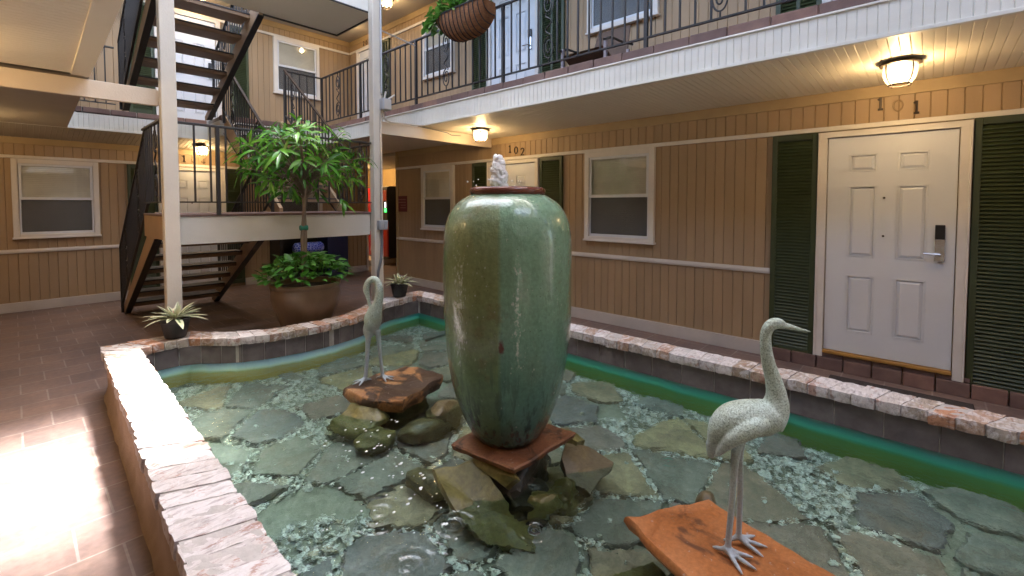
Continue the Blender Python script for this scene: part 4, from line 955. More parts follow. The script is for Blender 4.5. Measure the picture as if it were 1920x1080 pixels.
# pile under the vase
plate('rock', 'rockolive', [(1.405, 1.815, .195), (1.352, 1.70, .160), (1.385, 1.50, .00), (1.400, 1.445, -.06), (1.530, 1.265, -.07), (1.640, 1.385, -.05), (1.600, 1.52, .12), (1.585, 1.72, .205)], .06, 'long olive slab leaning against the front of the vase pile', 'rock', .012)
plate('rock', 'rockolive', [(1.565, 1.735, .212), (1.585, 1.580, .150), (1.600, 1.500, .125), (1.625, 1.44, .205), (1.66, 1.60, .21)], .05, 'small olive stone wedged under the front corner of the vase slab', 'rock', .008)
boulder('rockdark', (1.83, 1.66, .03), .26, .24, .19, .3, 'dark wet boulder at the core of the vase pile', 3)
boulder('rockdark', (1.72, 1.48, .00), .18, .13, .14, .9, 'dark wet rock with an olive patch at the front of the vase pile', 5)
boulder('rockolive', (1.735, 1.40, .00), .10, .11, .13, .6, 'yellow green rock at the waterline before the vase', 8)
boulder('rockolive', (1.90, 1.36, -.03), .11, .09, .12, .2, 'small yellow green rock right of the dark rock before the vase', 9)
plate('rock', 'rockbrown', [(2.10, 1.50, .165), (2.215, 1.43, .13), (2.215, 1.26, .10), (1.95, 1.225, .03), (1.935, 1.37, .06), (2.00, 1.45, .14)], .06, 'brown flat rock leaning on the right side of the vase pile', 'rock', .012)
plate('rock', 'rockolive', [(2.10, 1.62, .215), (2.20, 1.56, .19), (2.235, 1.46, .15), (2.14, 1.45, .17)], .05, 'narrow olive stone just behind the right corner of the vase slab', 'rock', .010)
boulder('rockbrown', (1.50, 1.95, -.04), .14, .18, .12, .2, 'brown submerged rock left of the vase slab', 12)
# rocks round the preening crane
boulder('rockolive', (1.56, 2.86, .00), .18, .23, .17, .4, 'pale olive rock half under water beneath the preening crane', 21)
boulder('rockolive', (1.53, 2.60, -.02), .14, .14, .14, 1.0, 'rounded yellow green rock in front of the preening crane slab', 22)
boulder('rockbrown', (1.87, 2.86, .00), .30, .26, .19, .1, 'brown rock carrying the rust stained slab', 23)
boulder('rockbrown', (2.03, 2.50, -.02), .20, .14, .15, .5, 'wet brown rock between the preening crane and the vase', 24)
boulder('rockbrown', (1.80, 2.44, -.03), .18, .13, .12, -.3, 'brown submerged rock left of the vase foot', 25)
boulder('rockdark', (1.70, .50, .03), .20, .24, .16, .2, 'dark rock hidden under the orange slab', 31)
plate('rock', 'rockolive', [(1.60, .62, .10), (1.73, .80, .06), (1.60, .92, .0), (1.46, .72, .03)], .06, 'ochre rock peeking out under the orange slab', 'rock', .014)
boulder('rockbrown', (2.12, .72, .09), .10, .06, .11, .5, 'reddish rock behind the far corner of the orange slab', 33)

# ------------------------------------------------------------------ vase
VX, VY = 1.832, 1.712
vs_ = thing('fountain_vase', 'tall green glazed urn fountain with terracotta rim standing in the pool', 'vase', (VX, VY, SZ + .002))
prof = [(0, 0), (.172, 0), (.186, .012), (.205, .04), (.240, .112), (.267, .175), (.290, .244), (.310, .33), (.327, .417), (.337, .50), (.343, .586), (.347, .67), (.349, .755), (.351, .86), (.352, .95), (.351, 1.03), (.348, 1.09), (.341, 1.15), (.326, 1.205), (.303, 1.25), (.272, 1.288), (.235, 1.313), (.202, 1.327), (.190, 1.336)]
def smoothprof(p, n):
    p = np.array(p); d = np.r_[0, np.cumsum(np.hypot(*np.diff(p, axis=0).T))]; t = np.linspace(0, d[-1], n); q = np.c_[np.interp(t, d, p[:, 0]), np.interp(t, d, p[:, 1])]
    for _ in range(2): q[1:-1] = (q[:-2] + 2 * q[1:-1] + q[2:]) / 4
    return q
pp = [(0, 0)] + [tuple(x) for x in smoothprof(prof[1:], 70)] + [(.165, 1.330), (.160, 1.20), (.0, 1.19)]
N = 96; vv = []
for (r_, z_) in pp:
    for k in range(N):
        a = 2 * math.pi * k / N; da = (a - R(229) + math.pi) % (2 * math.pi) - math.pi
        ridge = .004 * math.exp(-(da / .045) ** 2); w = mnoise.noise(Vector((math.cos(a) * 1.5, math.sin(a) * 1.5, z_ * 2.2))) * .006 + mnoise.noise(Vector((math.cos(a) * 6, math.sin(a) * 6, z_ * 16))) * .0016
        rr = max(0, r_ + (ridge + w if r_ > .1 else 0)); vv.append((VX + rr * math.cos(a), VY + rr * math.sin(a), SZ + .002 + z_))
m = MB(); K = len(pp); m.add(vv, [(i * N + k, i * N + (k + 1) % N, (i + 1) * N + (k + 1) % N, (i + 1) * N + k) for i in range(K - 1) for k in range(N)])
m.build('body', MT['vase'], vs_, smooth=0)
m = MB(); rimp = [(.178, 1.326), (.196, 1.328), (.206, 1.338), (.209, 1.352), (.203, 1.366), (.190, 1.372), (.176, 1.366), (.170, 1.35), (.172, 1.335)]
m.lathe((VX, VY, SZ), rimp + [rimp[0]], 72, cap=False); m.build('rim', MT['vaserim'], vs_, smooth=0)
m = MB(); m.lathe((VX, VY, SZ), [(.172, 1.356), (.0005, 1.357)], 32, cap=False); bw_ = m.build('brim_water', MT['water'], vs_, recalc=False)
# jet of water
m = MB(); jx, jy = VX - .030, VY + .030
for i in range(900):
    t = random.random(); r_ = .044 * (1 - .60 * t ** 3.2); a = random.uniform(0, 6.28); q = math.sqrt(random.random()) * r_
    s_ = random.uniform(.005, .011); m.ball((jx + q * math.cos(a) - .010 * t + .004 * math.sin(t * 17), jy + q * math.sin(a), 1.600 + .188 * t + random.uniform(-.006, .006)), s_, s_, s_ * random.uniform(1, 1.7), 8, 6)
dm = MB()
for i in range(26):
    a = random.uniform(0, 6.28); q = random.uniform(.03, .20); s_ = random.uniform(.0025, .006); dm.ball((jx + q * math.cos(a), jy + q * math.sin(a), 1.618 + random.uniform(0, .055)), s_, s_, s_, 6, 5)
j = m.build('water_jet', MT['foam'], smooth=0); md = j.modifiers.new('remesh', 'REMESH'); md.mode = 'VOXEL'; md.voxel_size = .0036; md.use_smooth_shade = True; sm_ = j.modifiers.new('smooth', 'SMOOTH'); sm_.factor = .5; sm_.iterations = 2
tag(dm.build('droplets', MT['foam'], smooth=0), 'tiny water droplets flying round the jet on the vase rim', 'droplets', kind='stuff')
tag(j, 'short white bubbling jet of water on the vase top', 'water jet')

m = MB(); rf = random.Random(5)
for i in range(80):
    a = rf.uniform(1.9, 4.0) if i < 85 else rf.uniform(0, 6.28); q = .40 + abs(rf.gauss(0, .22)); x, y = VX + q * math.cos(a), VY + q * math.sin(a) + (.45 if i < 65 else 0)
    if not inside((x, y), LOOPI) or math.hypot(x - VX, y - VY) < .22: continue
    s_ = rf.uniform(.003, .009); m.ball((x, y, WATER + .001), s_ * rf.uniform(1, 1.7), s_, .0025, 8, 5)
fo = m.build('foam', MT['foam'], smooth=0); tag(fo, 'white foam flecks floating on the water round the vase', 'foam', kind='stuff')

# ------------------------------------------------------------------ crane statues
RT = Vector((math.cos(R(47.52)), -math.sin(R(47.52)), 0)); FW = Vector((math.sin(R(47.52)), math.cos(R(47.52)), 0)); UP = Vector((0, 0, 1))
def spline(pts, n):
    p = np.array(pts, float); k = len(p); out = []
    for i in range(n):
        t = i / (n - 1) * (k - 1); j = min(int(t), k - 2); f = t - j
        p0, p1, p2, p3 = p[max(j - 1, 0)], p[j], p[j + 1], p[min(j + 2, k - 1)]
        out.append(.5 * ((2 * p1) + (-p0 + p2) * f + (2 * p0 - 5 * p1 + 4 * p2 - p3) * f * f + (-p0 + 3 * p1 - 3 * p2 + p3) * f ** 3))
    return np.array(out)
def crane(name, label, base, head, body_fn, voxel=.0045):
    root = thing(name, label, 'statue', base, 'bronze crane statues'); m = MB()
    L = lambda a, d, z: Vector(base) + RTL * a + FWL * d + UP * z
    body_fn(m, L); o = m.build('body', MT['statue'], root, recalc=False)
    md = o.modifiers.new('remesh', 'REMESH'); md.mode = 'VOXEL'; md.voxel_size = voxel; md.use_smooth_shade = True
    sm = o.modifiers.new('smooth', 'SMOOTH'); sm.factor = .5; sm.iterations = 3
    return root
def sweep(m, L, pts, rads, n=40, sides=14):
    q = spline([(*p, r) if not isinstance(r, tuple) else (*p, r[0]) for p, r in zip(pts, rads)], n)
    m.tube([L(*v[:3]) for v in q], [max(.002, v[3]) for v in q], sides)
def foot(m, L, a, d, z, rot):
    for ang, ln in ((0, .100), (.65, .090), (-.65, .090), (math.pi, .055)):
        ca, sa = math.cos(ang + rot), math.sin(ang + rot)
        pts = [(a, d, z + .030), (a + ca * ln * .35, d + sa * ln * .35, z + .016), (a + ca * ln * .7, d + sa * ln * .7, z + .010), (a + ca * ln, d + sa * ln, z + .004)]
        sweep(m, L, pts, [.012, .009, .0075, .004], 10, 8)
RTL, FWL = RT, FW
S1 = .0019
def crane_up(m, L):
    X = lambda px: (px - 1390) * S1; Zp = lambda y: (1035 - y) * S1 * 1.045
    # trunk and tail (a, d, z)
    sweep(m, L, [(X(1336), 0, Zp(838)), (X(1350), 0, Zp(806)), (X(1372), 0, Zp(788)), (X(1400), 0, Zp(784)), (X(1430), 0, Zp(783)), (X(1452), 0, Zp(775)), (X(1462), 0, Zp(762))], [.014, .040, .056, .064, .064, .056, .034], 36, 20)
    # hunched back and belly
    m.ball(L(X(1392), 0, Zp(790)), .078, .060, .066, 20, 14, rot=Matrix.Rotation(R(-47.5), 3, 'Z'))
    m.ball(L(X(1372), 0, Zp(800)), .066, .054, .058, 20, 14, rot=Matrix.Rotation(R(-47.5), 3, 'Z'))
    # folded wings
    for sgn in (-1, 1):
        sweep(m, L, [(X(1425), sgn * .046, Zp(782)), (X(1395), sgn * .056, Zp(790)), (X(1362), sgn * .048, Zp(812)), (X(1338), sgn * .026, Zp(850))], [.026, .034, .026, .006], 26, 14)
    # neck, head, beak
    sweep(m, L, [(X(1442), 0, Zp(792)), (X(1456), 0, Zp(768)), (X(1459), 0, Zp(742)), (X(1452), 0, Zp(712)), (X(1443), 0, Zp(685)), (X(1437), 0, Zp(655)), (X(1436), 0, Zp(630)), (X(1443), 0, Zp(614)), (X(1456), 0, Zp(609)), (X(1468), 0, Zp(612))],
          [.056, .049, .036, .028, .0235, .020, .019, .020, .0205, .016], 60, 16)
    m.ball(L(X(1452), 0, Zp(611)), .026, .017, .019, 14, 10, rot=Matrix.Rotation(R(-47.5), 3, 'Z'))
    sweep(m, L, [(X(1462), 0, Zp(612)), (X(1480), 0, Zp(615)), (X(1500), 0, Zp(620)), (X(1522), 0, Zp(625))], [.0145, .0105, .0075, .0035], 20, 10)
    for sgn in (-1, 1): m.ball(L(X(1456), sgn * .0165, Zp(609)), .005, .005, .005, 8, 6)
    # tail cover
    sweep(m, L, [(X(1352), 0, Zp(815)), (X(1342), .01, Zp(838)), (X(1338), .012, Zp(862))], [.030, .026, .010], 16, 12)
    # legs and feet
    sweep(m, L, [(X(1384), -.012, Zp(822)), (X(1378), -.016, Zp(860)), (X(1372), -.020, Zp(940)), (X(1364), -.026, Zp(1030))], [.022, .0145, .0115, .0115], 40, 10)
    sweep(m, L, [(X(1400), .022, Zp(822)), (X(1398), .026, Zp(860)), (X(1401), .030, Zp(930)), (X(1401), .034, Zp(1022))], [.020, .0135, .0110, .0110], 40, 10)
    foot(m, L, X(1364), -.026, 0, -.8); foot(m, L, X(1401), .034, 0, -.25)
crane('crane_statue', 'verdigris crane statue standing upright on the orange slab', (1.768, .492, SZ + .004), None, crane_up)
S2 = .00382
def crane_bent(m, L):
    X = lambda px: (px - 702) * S2; Zp = lambda y: (714 - y) * S2
    sweep(m, L, [(X(690), .05, Zp(628)), (X(697), .03, Zp(612)), (X(702), .01, Zp(596)), (X(706), -.01, Zp(580)), (X(709), -.02, Zp(566))], [.030, .052, .062, .056, .040], 30, 18)
    m.ball(L(X(700), .01, Zp(594)), .058, .075, .080, 18, 14, rot=Matrix.Rotation(R(-47.5), 3, 'Z'))
    sweep(m, L, [(X(689), .04, Zp(600)), (X(685), .06, Zp(620)), (X(687), .07, Zp(640))], [.022, .028, .010], 16, 12)
    sweep(m, L, [(X(710), -.02, Zp(575)), (X(716), -.03, Zp(553)), (X(718), -.03, Zp(534)), (X(714), -.025, Zp(519)), (X(706), -.02, Zp(513)), (X(697), -.02, Zp(518)), (X(692), -.02, Zp(530)), (X(693), -.02, Zp(540))],
          [.046, .034, .029, .026, .024, .023, .024, .022], 60, 16)
    sweep(m, L, [(X(693), -.02, Zp(538)), (X(697), -.025, Zp(556)), (X(701), -.03, Zp(575)), (X(703), -.03, Zp(590))], [.020, .013, .008, .005], 20, 10)
    sweep(m, L, [(X(695), 0, Zp(616)), (X(692), 0, Zp(640)), (X(690), -.01, Zp(680)), (X(687), -.02, Zp(712))], [.028, .019, .015, .015], 36, 10)
    sweep(m, L, [(X(709), .02, Zp(616)), (X(711), .03, Zp(636)), (X(714), .03, Zp(670)), (X(717), .035, Zp(704))], [.026, .018, .014, .014], 36, 10)
    foot(m, L, X(687), -.02, 0, -2.4); foot(m, L, X(717), .035, 0, -.3)
crane('crane_statue', 'verdigris crane statue preening with its neck bent down on the rusty slab', (1.782, 3.035, .212), None, crane_bent, .006)

# ------------------------------------------------------------------ lanterns
def lantern(loc, label, power=1.0):
    t = thing('ceiling_lantern', label, 'ceiling light', loc, 'ceiling lanterns on the walkways')
    m = MB(); m.lathe(loc, [(.05, 0), (.105, -.006), (.132, -.016), (.130, -.027), (.104, -.030)], 8, a0=R(22.5)); m.build('cap', MT['bronze'], t, bevel=.003)
    m = MB(); pr = [(.098, -.030), (.101, -.055), (.099, -.090), (.092, -.118), (.080, -.146), (.066, -.164), (.060, -.170)]; n = 40; vs = []
    for r_, z_ in pr:
        for k in range(n): rr = r_ * (1 + (.018 if k % 2 else -.018)); a = 2 * math.pi * k / n; vs.append((loc[0] + rr * math.cos(a), loc[1] + rr * math.sin(a), loc[2] + z_))
    m.add(vs, [(i * n + k, i * n + (k + 1) % n, (i + 1) * n + (k + 1) % n, (i + 1) * n + k) for i in range(len(pr) - 1) for k in range(n)]); m.build('glass_bowl', MT['lampglass'], t, smooth=0, recalc=False)
    m = MB()
    for k in range(4):
        a = R(45 + 90 * k); m.tube([(loc[0] + (r_ + .006) * math.cos(a), loc[1] + (r_ + .006) * math.sin(a), loc[2] + z_) for r_, z_ in pr], .0045, 6)
        a2 = R(45 + 90 * (k + 1)); m.tube([(loc[0] + (.064) * math.cos(a + (a2 - a) * q / 6), loc[1] + (.064) * math.sin(a + (a2 - a) * q / 6), loc[2] - .170) for q in range(7)], .005, 6)
        m.ball((loc[0] + .067 * math.cos(a), loc[1] + .067 * math.sin(a), loc[2] - .172), .008, .008, .008, 8, 6)
    m.build('cage', MT['bronze'], t, smooth=40)
    m = MB(); m.ball((loc[0], loc[1], loc[2] - .105), .030, .030, .045, 14, 10); m.build('bulb', MT['bulb'], t, smooth=0)
    l = bpy.data.objects.new('lamp_light', bpy.data.lights.new('lamp_light', 'POINT')); COL.objects.link(l); l.parent = t; l.location = (0, 0, -.125)
    l.data.energy = LAMP_W * power; l.data.color = (1.0, .70, .37); l.data.shadow_soft_size = .04
    return t
lantern((4.40, .19, 2.572), 'lit glass lantern on the balcony underside above door 101', 1.0)
lantern((4.40, 4.62, 2.572), 'lit glass lantern on the balcony underside above door 102', 1.0)
lantern((2.20, 9.16, 2.528), 'lit glass lantern under the far balcony above door 104', 1.0)
lantern((-.62, 4.35, 2.584), 'lantern under the near balcony outside the left edge', 2.6)
lantern((-.55, 8.0, 2.584), 'lantern under the far end of the left balcony', 1.9)
lantern((4.45, 8.55, 5.078), 'lantern on the upper ceiling above door 203', .9)
lantern((2.2, 9.1, 5.078), 'lantern on the upper ceiling above door 204', .9)
lantern((4.45, 7.0, 5.078), 'lantern on the upper ceiling above the shutter of door 203', .55)
lantern((6.0, 11.2, 2.52), 'lantern lighting the yellow passage', 6)

# ------------------------------------------------------------------ electrical bits on the right post
m = MB(); m.tube([(3.110, 5.030, 5.6), (3.110, 5.030, 2.90)], .012, 8); m.tube([(3.085, 5.028, 2.70), (3.085, 5.028, 1.33)], .006, 8); tag(m.build('conduit', MT['conduit'], smooth=40), 'straight grey conduit running down the front of the right post', 'conduit')
jb = thing('junction_box', 'grey weatherproof box with two stub arms high on the right post', 'electrical box', (3.15, 5.0, 2.77))
m = MB(); m.box((3.085, 4.955, 2.69), (3.205, 5.043, 2.83)); m.build('case', MT['greyplastic'], jb, bevel=.008)
m = MB(); m.box((3.10, 4.948, 2.70), (3.195, 4.954, 2.82)); m.build('cover', MT['tie'], jb, bevel=.002)
m = MB(); m.tube([(3.125, 4.99, 2.83), (3.140, 4.98, 2.915)], .011, 8); m.tube([(3.175, 4.98, 2.83), (3.245, 4.95, 2.885)], .011, 8); m.build('stub_arm', MT['tie'], jb, smooth=40)
m = MB(); m.tube([(3.12, 5.03, 2.69), (3.13, 5.03, 2.62), (3.18, 5.04, 2.575), (3.26, 5.06, 2.565), (3.45, 5.085, 2.578), (3.62, 5.09, 2.580), (3.72, 5.085, 2.585), (3.76, 5.05, 2.592)], .010, 8); tag(m.build('conduit', MT['conduitcream'], smooth=40), 'bent cream conduit running from the box to the balcony edge', 'conduit')
m = MB(); m.tube([(3.70, 5.098, 2.575), (4.0, 5.094, 2.560), (4.2, 5.094, 2.545), (4.28, 5.094, 2.52), (4.45, 5.094, 2.53)], .006, 6); tag(m.build('cable', MT['darkconduit'], smooth=40), 'thin dark cable along the beam under the right balcony', 'cable')
ob = thing('outlet_box', 'blue grey double outlet box low on the right post', 'electrical box', (3.09, 5.0, 1.27))
m = MB(); m.box((3.035, 4.985, 1.215), (3.155, 5.043, 1.33)); m.build('case', MT['greyplastic'], ob, bevel=.006)
for dx in (-.028, .028):
    m = MB(); m.box((3.095 + dx - .022, 4.975, 1.232), (3.095 + dx + .022, 4.984, 1.315)); c = m.build('cover', MT['greyplastic'], ob, bevel=.003)
m = MB(); m.tube([(3.085, 5.02, 1.215), (3.09, 5.02, 1.05), (3.06, 5.0, .85), (3.02, 5.0, .70), (3.005, 5.0, .5), (3.0, 5.0, .02)], .017, 8); tag(m.build('conduit', MT['darkconduit'], smooth=40), 'dark flexible conduit curving down from the outlet box', 'conduit')
m = MB(); m.tube([(3.12, 5.11, 3.70), (3.80, 5.27, 3.70)], .009, 6); tag(m.build('tie_rod', MT['tie'], smooth=40), 'thin pale tie rod between the right post and the balcony railing', 'rod')
# plaque
pq = thing('plaque', 'small maroon plaque on the tan wall by the passage', 'sign', (W, 7.55, 1.53))
m = MB(); m.box((W - .014, 7.405, 1.385), (W - .001, 7.705, 1.690)); m.build('board', MT['plaque'], pq, bevel=.003)
m = MB()
for z, a, b in ((1.615, 7.44, 7.68), (1.560, 7.44, 7.68), (1.505, 7.44, 7.60), (1.455, 7.44, 7.62)): m.box((W - .016, a, z), (W - .0141, b, z + .014))
m.build('text_line', MT['plaqueline'], pq)

# ------------------------------------------------------------------ vending machine, navy cabinet
vm = thing('vending_machine', 'red and black drink vending machine in the lit passage', 'vending machine', (6.7, 10.4, .15))
m = MB(); m.box((6.32, 9.95, .17), (7.05, 10.92, 1.98)); m.build('cabinet', MT['black'], vm, bevel=.012)
m = MB(); m.box((6.285, 10.16, .20), (6.318, 10.91, 1.95)); m.build('front', MT['vred'], vm, bevel=.008)
m = MB(); m.box((6.285, 9.96, .22), (6.318, 10.155, 1.10)); m.build('front', MT['vred'], vm, bevel=.006)
m = MB(); m.box((6.285, 9.96, 1.105), (6.318, 10.155, 1.95)); p_ = m.build('control_panel', MT['black'], vm, bevel=.006)
m = MB(); m.box((6.278, 9.99, 1.33), (6.284, 10.09, 1.43)); m.build('display', MT['vgreen'], p_)
m = MB(); m.box((6.278, 10.02, 1.45), (6.284, 10.07, 1.58)); m.build('display', MT['vlit'], p_)
m = MB(); m.box((6.276, 9.98, 1.62), (6.284, 10.13, 1.88)); m.build('button_panel', MT['vred'], p_, bevel=.003)
m = MB()
for k in range(3):
    q = [(6.278, 10.25 + k * .20 + .10 * math.sin(i / 14 * 5 + k), .32 + i / 14 * 1.5) for i in range(15)]; m.tube(q, [(.004, .016 + .03 * math.sin(i / 14 * math.pi)) for i in range(15)], 8, flat=(1, 0, 0))
m.build('white_swirl', MT['vwhite'], vm, smooth=40)
nc = thing('cabinet', 'low navy cabinet with an open bay against the far wall', 'cabinet', (4.05, 9.2, 0))
m = MB(); m.box((3.36, 8.98, .06), (3.42, 9.48, 1.02)); m.box((3.42, 9.42, .06), (4.28, 9.48, 1.02)); m.box((3.36, 8.98, 1.021), (4.72, 9.49, 1.06)); m.box((3.42, 8.99, .06), (4.28, 9.41, .12)); m.build('open_bay', MT['black'], nc, bevel=.005)
m = MB(); m.box((4.281, 8.975, .06), (4.72, 9.48, 1.02)); m.build('side_cupboard', MT['navy'], nc, bevel=.006)
m = MB(); m.box((3.42, 9.05, .50), (4.28, 9.40, .55)); m.build('shelf', MT['navy'], nc)
m = MB(); m.tube([(3.66, 9.12, .665), (3.70, 9.12, .665), (4.20, 9.12, .665), (4.245, 9.12, .665)], [.07, .11, .11, .07], 18); tag(m.build('towel', MT['towel'], smooth=60), 'rolled blue and white patterned towel in the navy cabinet', 'towel')

# ------------------------------------------------------------------ plants
def leaf(m, base, d, up, ln, w, droop, r, seg=4, fold=.25, twist=0.0, wide=.42):
    d = Vector(d).normalized(); up = Vector(up); sd = d.cross(up)
    sd = sd.normalized() if sd.length > 1e-4 else d.orthogonal().normalized(); nn = sd.cross(d).normalized()
    if twist: sd = (sd * math.cos(twist) + nn * math.sin(twist)).normalized(); nn = sd.cross(d).normalized()
    vs = []; p = Vector(base); dr = d.copy()
    for i in range(seg + 1):
        t = i / seg; prof = math.sin(math.pi * min(1, (t / wide) * .5 if t < wide else .5 + (t - wide) / (1 - wide) * .5)) ** .8 if 0 < t < 1 else (.10 if t == 0 else .02)
        hw = w * .5 * prof; n2 = sd.cross(dr).normalized()
        vs += [p - sd * hw + n2 * hw * fold, p, p + sd * hw + n2 * hw * fold]
        dr = (dr - Vector((0, 0, 1)) * droop / seg).normalized(); p = p + dr * ln / seg
    fs = []
    for i in range(seg): fs += [(3 * i, 3 * i + 1, 3 * i + 4, 3 * i + 3), (3 * i + 1, 3 * i + 2, 3 * i + 5, 3 * i + 4)]
    m.add(vs, fs, r)
TX, TY = 2.045, 4.80
tr = thing('potted_tree', 'glossy leaved standard tree in a big brown glazed pot between the posts', 'potted tree', (TX, TY, 0))
m = MB(); pr = [(.17, 0), (.185, .02), (.205, .12), (.235, .26), (.275, .38), (.315, .48), (.333, .56), (.337, .62), (.330, .66), (.334, .675), (.342, .685), (.346, .705), (.340, .722), (.320, .722), (.312, .70), (.308, .62)]
m.lathe((TX, TY, 0), pr, 56, cap=False); m.build('pot', MT['brownpot'], tr, smooth=50)
m = MB(); m.lathe((TX, TY, 0), [(.315, .665), (.15, .685), (.001, .69)], 24, cap=False); m.build('soil', MT['soil'], tr)
m = MB()
for k in range(2):
    q = []
    for i in range(24):
        t = i / 23; a = k * math.pi + t * 5.5 + .4; rr = .016 * (1 - .2 * t); q.append((TX - .015 + rr * math.cos(a) + .03 * t * t, TY + rr * math.sin(a), .66 + 1.15 * t))
    m.tube(q, [.020 - .006 * i / 23 for i in range(24)], 9)
tips = []; cc = Vector((TX - .01, TY, 2.00))
while len(tips) < 84:
    v = Vector((random.uniform(-1, 1), random.uniform(-1, 1), random.uniform(-1, 1)))
    if not .38 < v.length < 1: continue
    q = Vector((v.x * .64, v.y * .62, v.z * .41))
    if v.z < -.55 and random.random() < .6: continue
    if all((q - p).length > .105 for p, _ in tips): tips.append((q, v.normalized()))
for p, v in tips:
    e = cc + p; s_ = Vector((TX + .012, TY, random.uniform(1.55, 1.85))); md_ = s_.lerp(e, .5) + Vector((0, 0, .06)); m.tube([s_, md_, e], [.008, .005, .003], 5)
m.build('trunk', MT['bark'], tr, smooth=50)
m = MB(); extra = [(Vector((.30, -.28, -.47)), Vector((.3, -.2, -.9))), (Vector((-.32, -.2, -.33)), Vector((-.5, -.2, -.5)))]
for p, v in tips + extra:
    e = cc + p; n = random.randint(6, 10); ax = (v + Vector((0, 0, .55))).normalized() if p.z > -.4 else v; sh = random.uniform(-.25, .25)
    o1 = ax.orthogonal().normalized(); o2 = ax.cross(o1)
    for k in range(n):
        a = 2.4 * k + random.uniform(-.3, .3); out = (o1 * math.cos(a) + o2 * math.sin(a)); d = (out * random.uniform(.7, 1.1) + ax * random.uniform(.15, .75)).normalized()
        leaf(m, e + ax * random.uniform(-.13, .03) + out * random.uniform(0, .03), d, ax, random.uniform(.11, .21), random.uniform(.028, .045), random.uniform(.3, 1.4), min(1, max(0, .5 + sh * 1.6 + random.uniform(-.4, .4) + .3 * p.z)), 4, .28, random.uniform(-.3, .3))
m.build('crown', MT['leaf'], tr, smooth=0, recalc=False)
m = MB(); m.tube([(TX - .048 + .0, TY, 1.285), (TX + .03, TY, 1.285)], .028, 12); m.build('ribbon', MT['ribbon'], tr, bevel=.004)
m = MB()
for i in range(330):
    a = random.uniform(0, 6.283); q = math.sqrt(random.random()) * .41; z = .81 + .17 * (1 - (q / .43) ** 2) + random.uniform(-.06, .05); b = Vector((TX + q * math.cos(a), TY + q * math.sin(a), z - (.03 if q > .36 else 0)))
    d = Vector((math.cos(a) * (.4 + q), math.sin(a) * (.4 + q), random.uniform(-.1, .7))) + Vector((random.uniform(-.6, .6), random.uniform(-.6, .6), 0))
    leaf(m, b, d, (0, 0, 1), random.uniform(.07, .125), random.uniform(.048, .080), random.uniform(.2, .9), 1.0 if random.random() < .012 else random.uniform(0, .95), 4, .22, random.uniform(-.4, .4), .30)
for i in range(14):
    a = random.uniform(0, 6.28); b = Vector((TX + .2 * math.cos(a), TY + .2 * math.sin(a), .80)); leaf(m, b, (math.cos(a) * .3, math.sin(a) * .3, 1), (1, 0, 0), random.uniform(.12, .2), .035, .2, random.uniform(.2, .9))
m.build('undergrowth', MT['pothos'], tr, smooth=0, recalc=False)
def brom(loc, label, seed, tilt=0):
    rnd = random.Random(seed); t = thing('potted_bromeliad', label, 'potted plant', loc, 'potted bromeliads on the coping')
    x, y, z = loc; m = MB(); m.lathe(loc, [(.072, 0), (.078, .01), (.104, .135), (.112, .14), (.114, .165), (.106, .168), (.100, .15)], 28, cap=False); m.lathe(loc, [(.072, .0), (.001, .0)], 28, cap=False); m.build('pot', MT['blackpot'], t, smooth=40)
    m = MB(); m.lathe(loc, [(.105, .148), (.001, .158)], 20, cap=False); m.build('soil', MT['soil'], t)
    m = MB(); c = Vector((x, y, z + .165))
    for i in range(26):
        ring = i / 26; a = 2.39996 * i + rnd.uniform(-.15, .15); el = .12 + 1.05 * ring ** 1.4; ln = rnd.uniform(.22, .27) * (1 - .40 * ring); d = Vector((math.cos(a) * math.cos(el), math.sin(a) * math.cos(el), math.sin(el)))
        w = rnd.uniform(.042, .054) * (1 - .2 * ring); b = c + Vector((math.cos(a), math.sin(a), 0)) * .018
        tw = rnd.uniform(-.15, .15); dr = rnd.uniform(.3, .65)
        leaf(m, b, d, (0, 0, 1), ln, w, dr, rnd.uniform(.45, .85), 5, .3, tw, .45)
        leaf(m, b + Vector((0, 0, .0015)) + d * .004, d, (0, 0, 1), ln * .90, w * .30, dr, rnd.uniform(0, .28), 5, .3, tw, .45)
    for i in range(7):
        a = 2.4 * i; leaf(m, c, (math.cos(a) * .5, math.sin(a) * .5, 1), (1, 0, 0), .075, .024, .2, 1.0, 3, .3)
    m.build('leaves', MT['brom'], t, smooth=0, recalc=False); return t
brom((.915, 4.765, .388), 'variegated bromeliad in a black pot on the coping by the left post', 4)
brom((3.21, 4.83, .388), 'variegated bromeliad in a black pot on the coping by the right post', 9)
# hanging half basket on the railing
hb = thing('hanging_basket', 'coco lined iron trough of bright green foliage on the balcony railing', 'hanging planter', (3.70, 4.08, 3.75))
by0, by1, bz = 3.72, 4.55, 3.82; m = MB(); nu, nv = 24, 10; vs = []
for i in range(nu + 1):
    for j in range(nv + 1):
        y = by0 + (by1 - by0) * i / nu; e = 1 - abs(2 * i / nu - 1) ** 3.2 * .55; a = math.pi * .5 * j / nv
        vs.append((3.785 - .235 * math.cos(a) ** .75 * (.75 + .25 * e) if j < nv else 3.785, y, bz - .31 * e * math.sin(a)))
m.add(vs, [(i * (nv + 1) + j, (i + 1) * (nv + 1) + j, (i + 1) * (nv + 1) + j + 1, i * (nv + 1) + j + 1) for i in range(nu) for j in range(nv)])
for i in (0, nu): m.add([vs[i * (nv + 1) + j] for j in range(nv + 1)] + [(3.785, vs[i * (nv + 1)][1], bz)], [tuple(range(nv + 2))])
m.build('coco_liner', MT['coco'], hb, smooth=60)
m = MB()
for i in range(0, nu + 1, 2): m.tube([(vs[i * (nv + 1) + j][0] - .005, vs[i * (nv + 1) + j][1], vs[i * (nv + 1) + j][2] - .004) for j in range(nv + 1)], .0055, 6)
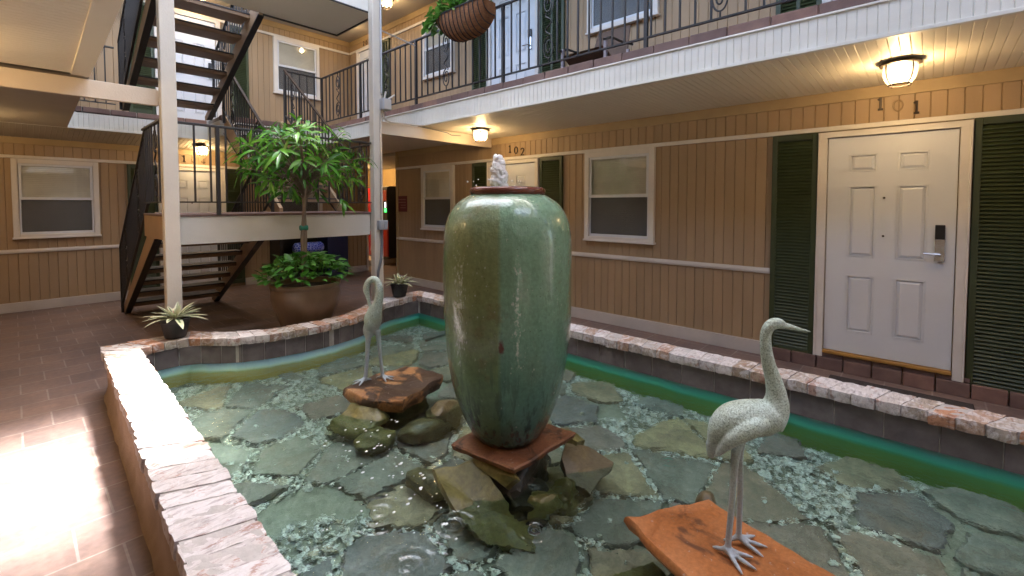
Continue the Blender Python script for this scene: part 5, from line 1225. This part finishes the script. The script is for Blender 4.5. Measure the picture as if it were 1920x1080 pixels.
m.tube([(vs[i * (nv + 1)][0] - .006, vs[i * (nv + 1)][1], bz) for i in range(nu + 1)], .008, 6); m.build('iron_cradle', MT['iron'], hb, smooth=40)
m = MB()
for i in range(330):
    y = random.uniform(by0 - .02, by1 + .04); x = random.uniform(3.58, 3.80); b = Vector((x, y, bz + random.uniform(.0, .20))); d = Vector((random.uniform(-.7, .4), random.uniform(-.8, .8), random.uniform(-.1, .9)))
    leaf(m, b, d, (0, 0, 1), random.uniform(.06, .12), random.uniform(.05, .085), random.uniform(.4, 1.4), random.random(), 4, .2, random.uniform(-.5, .5), .35)
for i in range(60):
    b = Vector((random.uniform(3.5, 3.7), random.uniform(by1 - .05, by1 + .13), bz + random.uniform(-.13, .12))); leaf(m, b, (random.uniform(-1, .3), random.uniform(-.2, 1), random.uniform(-.6, .4)), (0, 0, 1), random.uniform(.06, .11), random.uniform(.05, .08), 1.0, random.random(), 4, .2, random.uniform(-.5, .5), .35)
m.build('foliage', MT['basketleaf'], hb, smooth=0, recalc=False)

# ------------------------------------------------------------------ sling chair on the balcony, door mat
ch = thing('lounge_chair', 'low brown sling chair on the right balcony under the near upper window', 'chair', (4.4, 2.75, FL))
for (x, y) in ((4.15, 3.04), (4.15, 2.50), (4.62, 3.04), (4.62, 2.50)):
    m = MB(); m.box((x - .016, y - .016, FL), (x + .016, y + .016, FL + .33)); m.build('leg', MT['chairmetal'], ch, bevel=.004)
m = MB(); n = 8; vs = []
for i in range(n + 1):
    for s_ in (3.03, 2.51): t = i / n; vs += [(4.14 + .50 * t, s_, FL + .255 - .075 * math.sin(math.pi * t) - .03 * t), (4.14 + .50 * t, s_, FL + .240 - .075 * math.sin(math.pi * t) - .03 * t)]
fs = []
for i in range(n): a = i * 4; fs += [(a, a + 2, a + 6, a + 4), (a + 1, a + 5, a + 7, a + 3), (a, a + 4, a + 5, a + 1), (a + 2, a + 3, a + 7, a + 6)]
m.add(vs, fs); m.build('seat', MT['fabric'], ch, smooth=40)
m = MB(); m.hex([(4.62, 3.02, FL + .22), (4.62, 2.52, FL + .22), (4.64, 2.52, FL + .22), (4.64, 3.02, FL + .22), (4.78, 2.98, FL + .66), (4.78, 2.56, FL + .66), (4.80, 2.56, FL + .66), (4.80, 2.98, FL + .66)]); m.build('backrest', MT['fabric'], ch, bevel=.008)
for y in (3.05, 2.49):
    m = MB(); m.tube([(4.10, y, FL + .30), (4.25, y, FL + .36), (4.5, y, FL + .37), (4.70, y, FL + .40)], .013, 8); m.build('armrest', MT['iron'], ch, smooth=40)
m = MB(); m.box((4.42, -.28, .006), (4.86, .62, .022)); tag(m.build('doormat', MT['doormat'], bevel=.006), 'dark coarse doormat on the walkway before door 101', 'doormat')
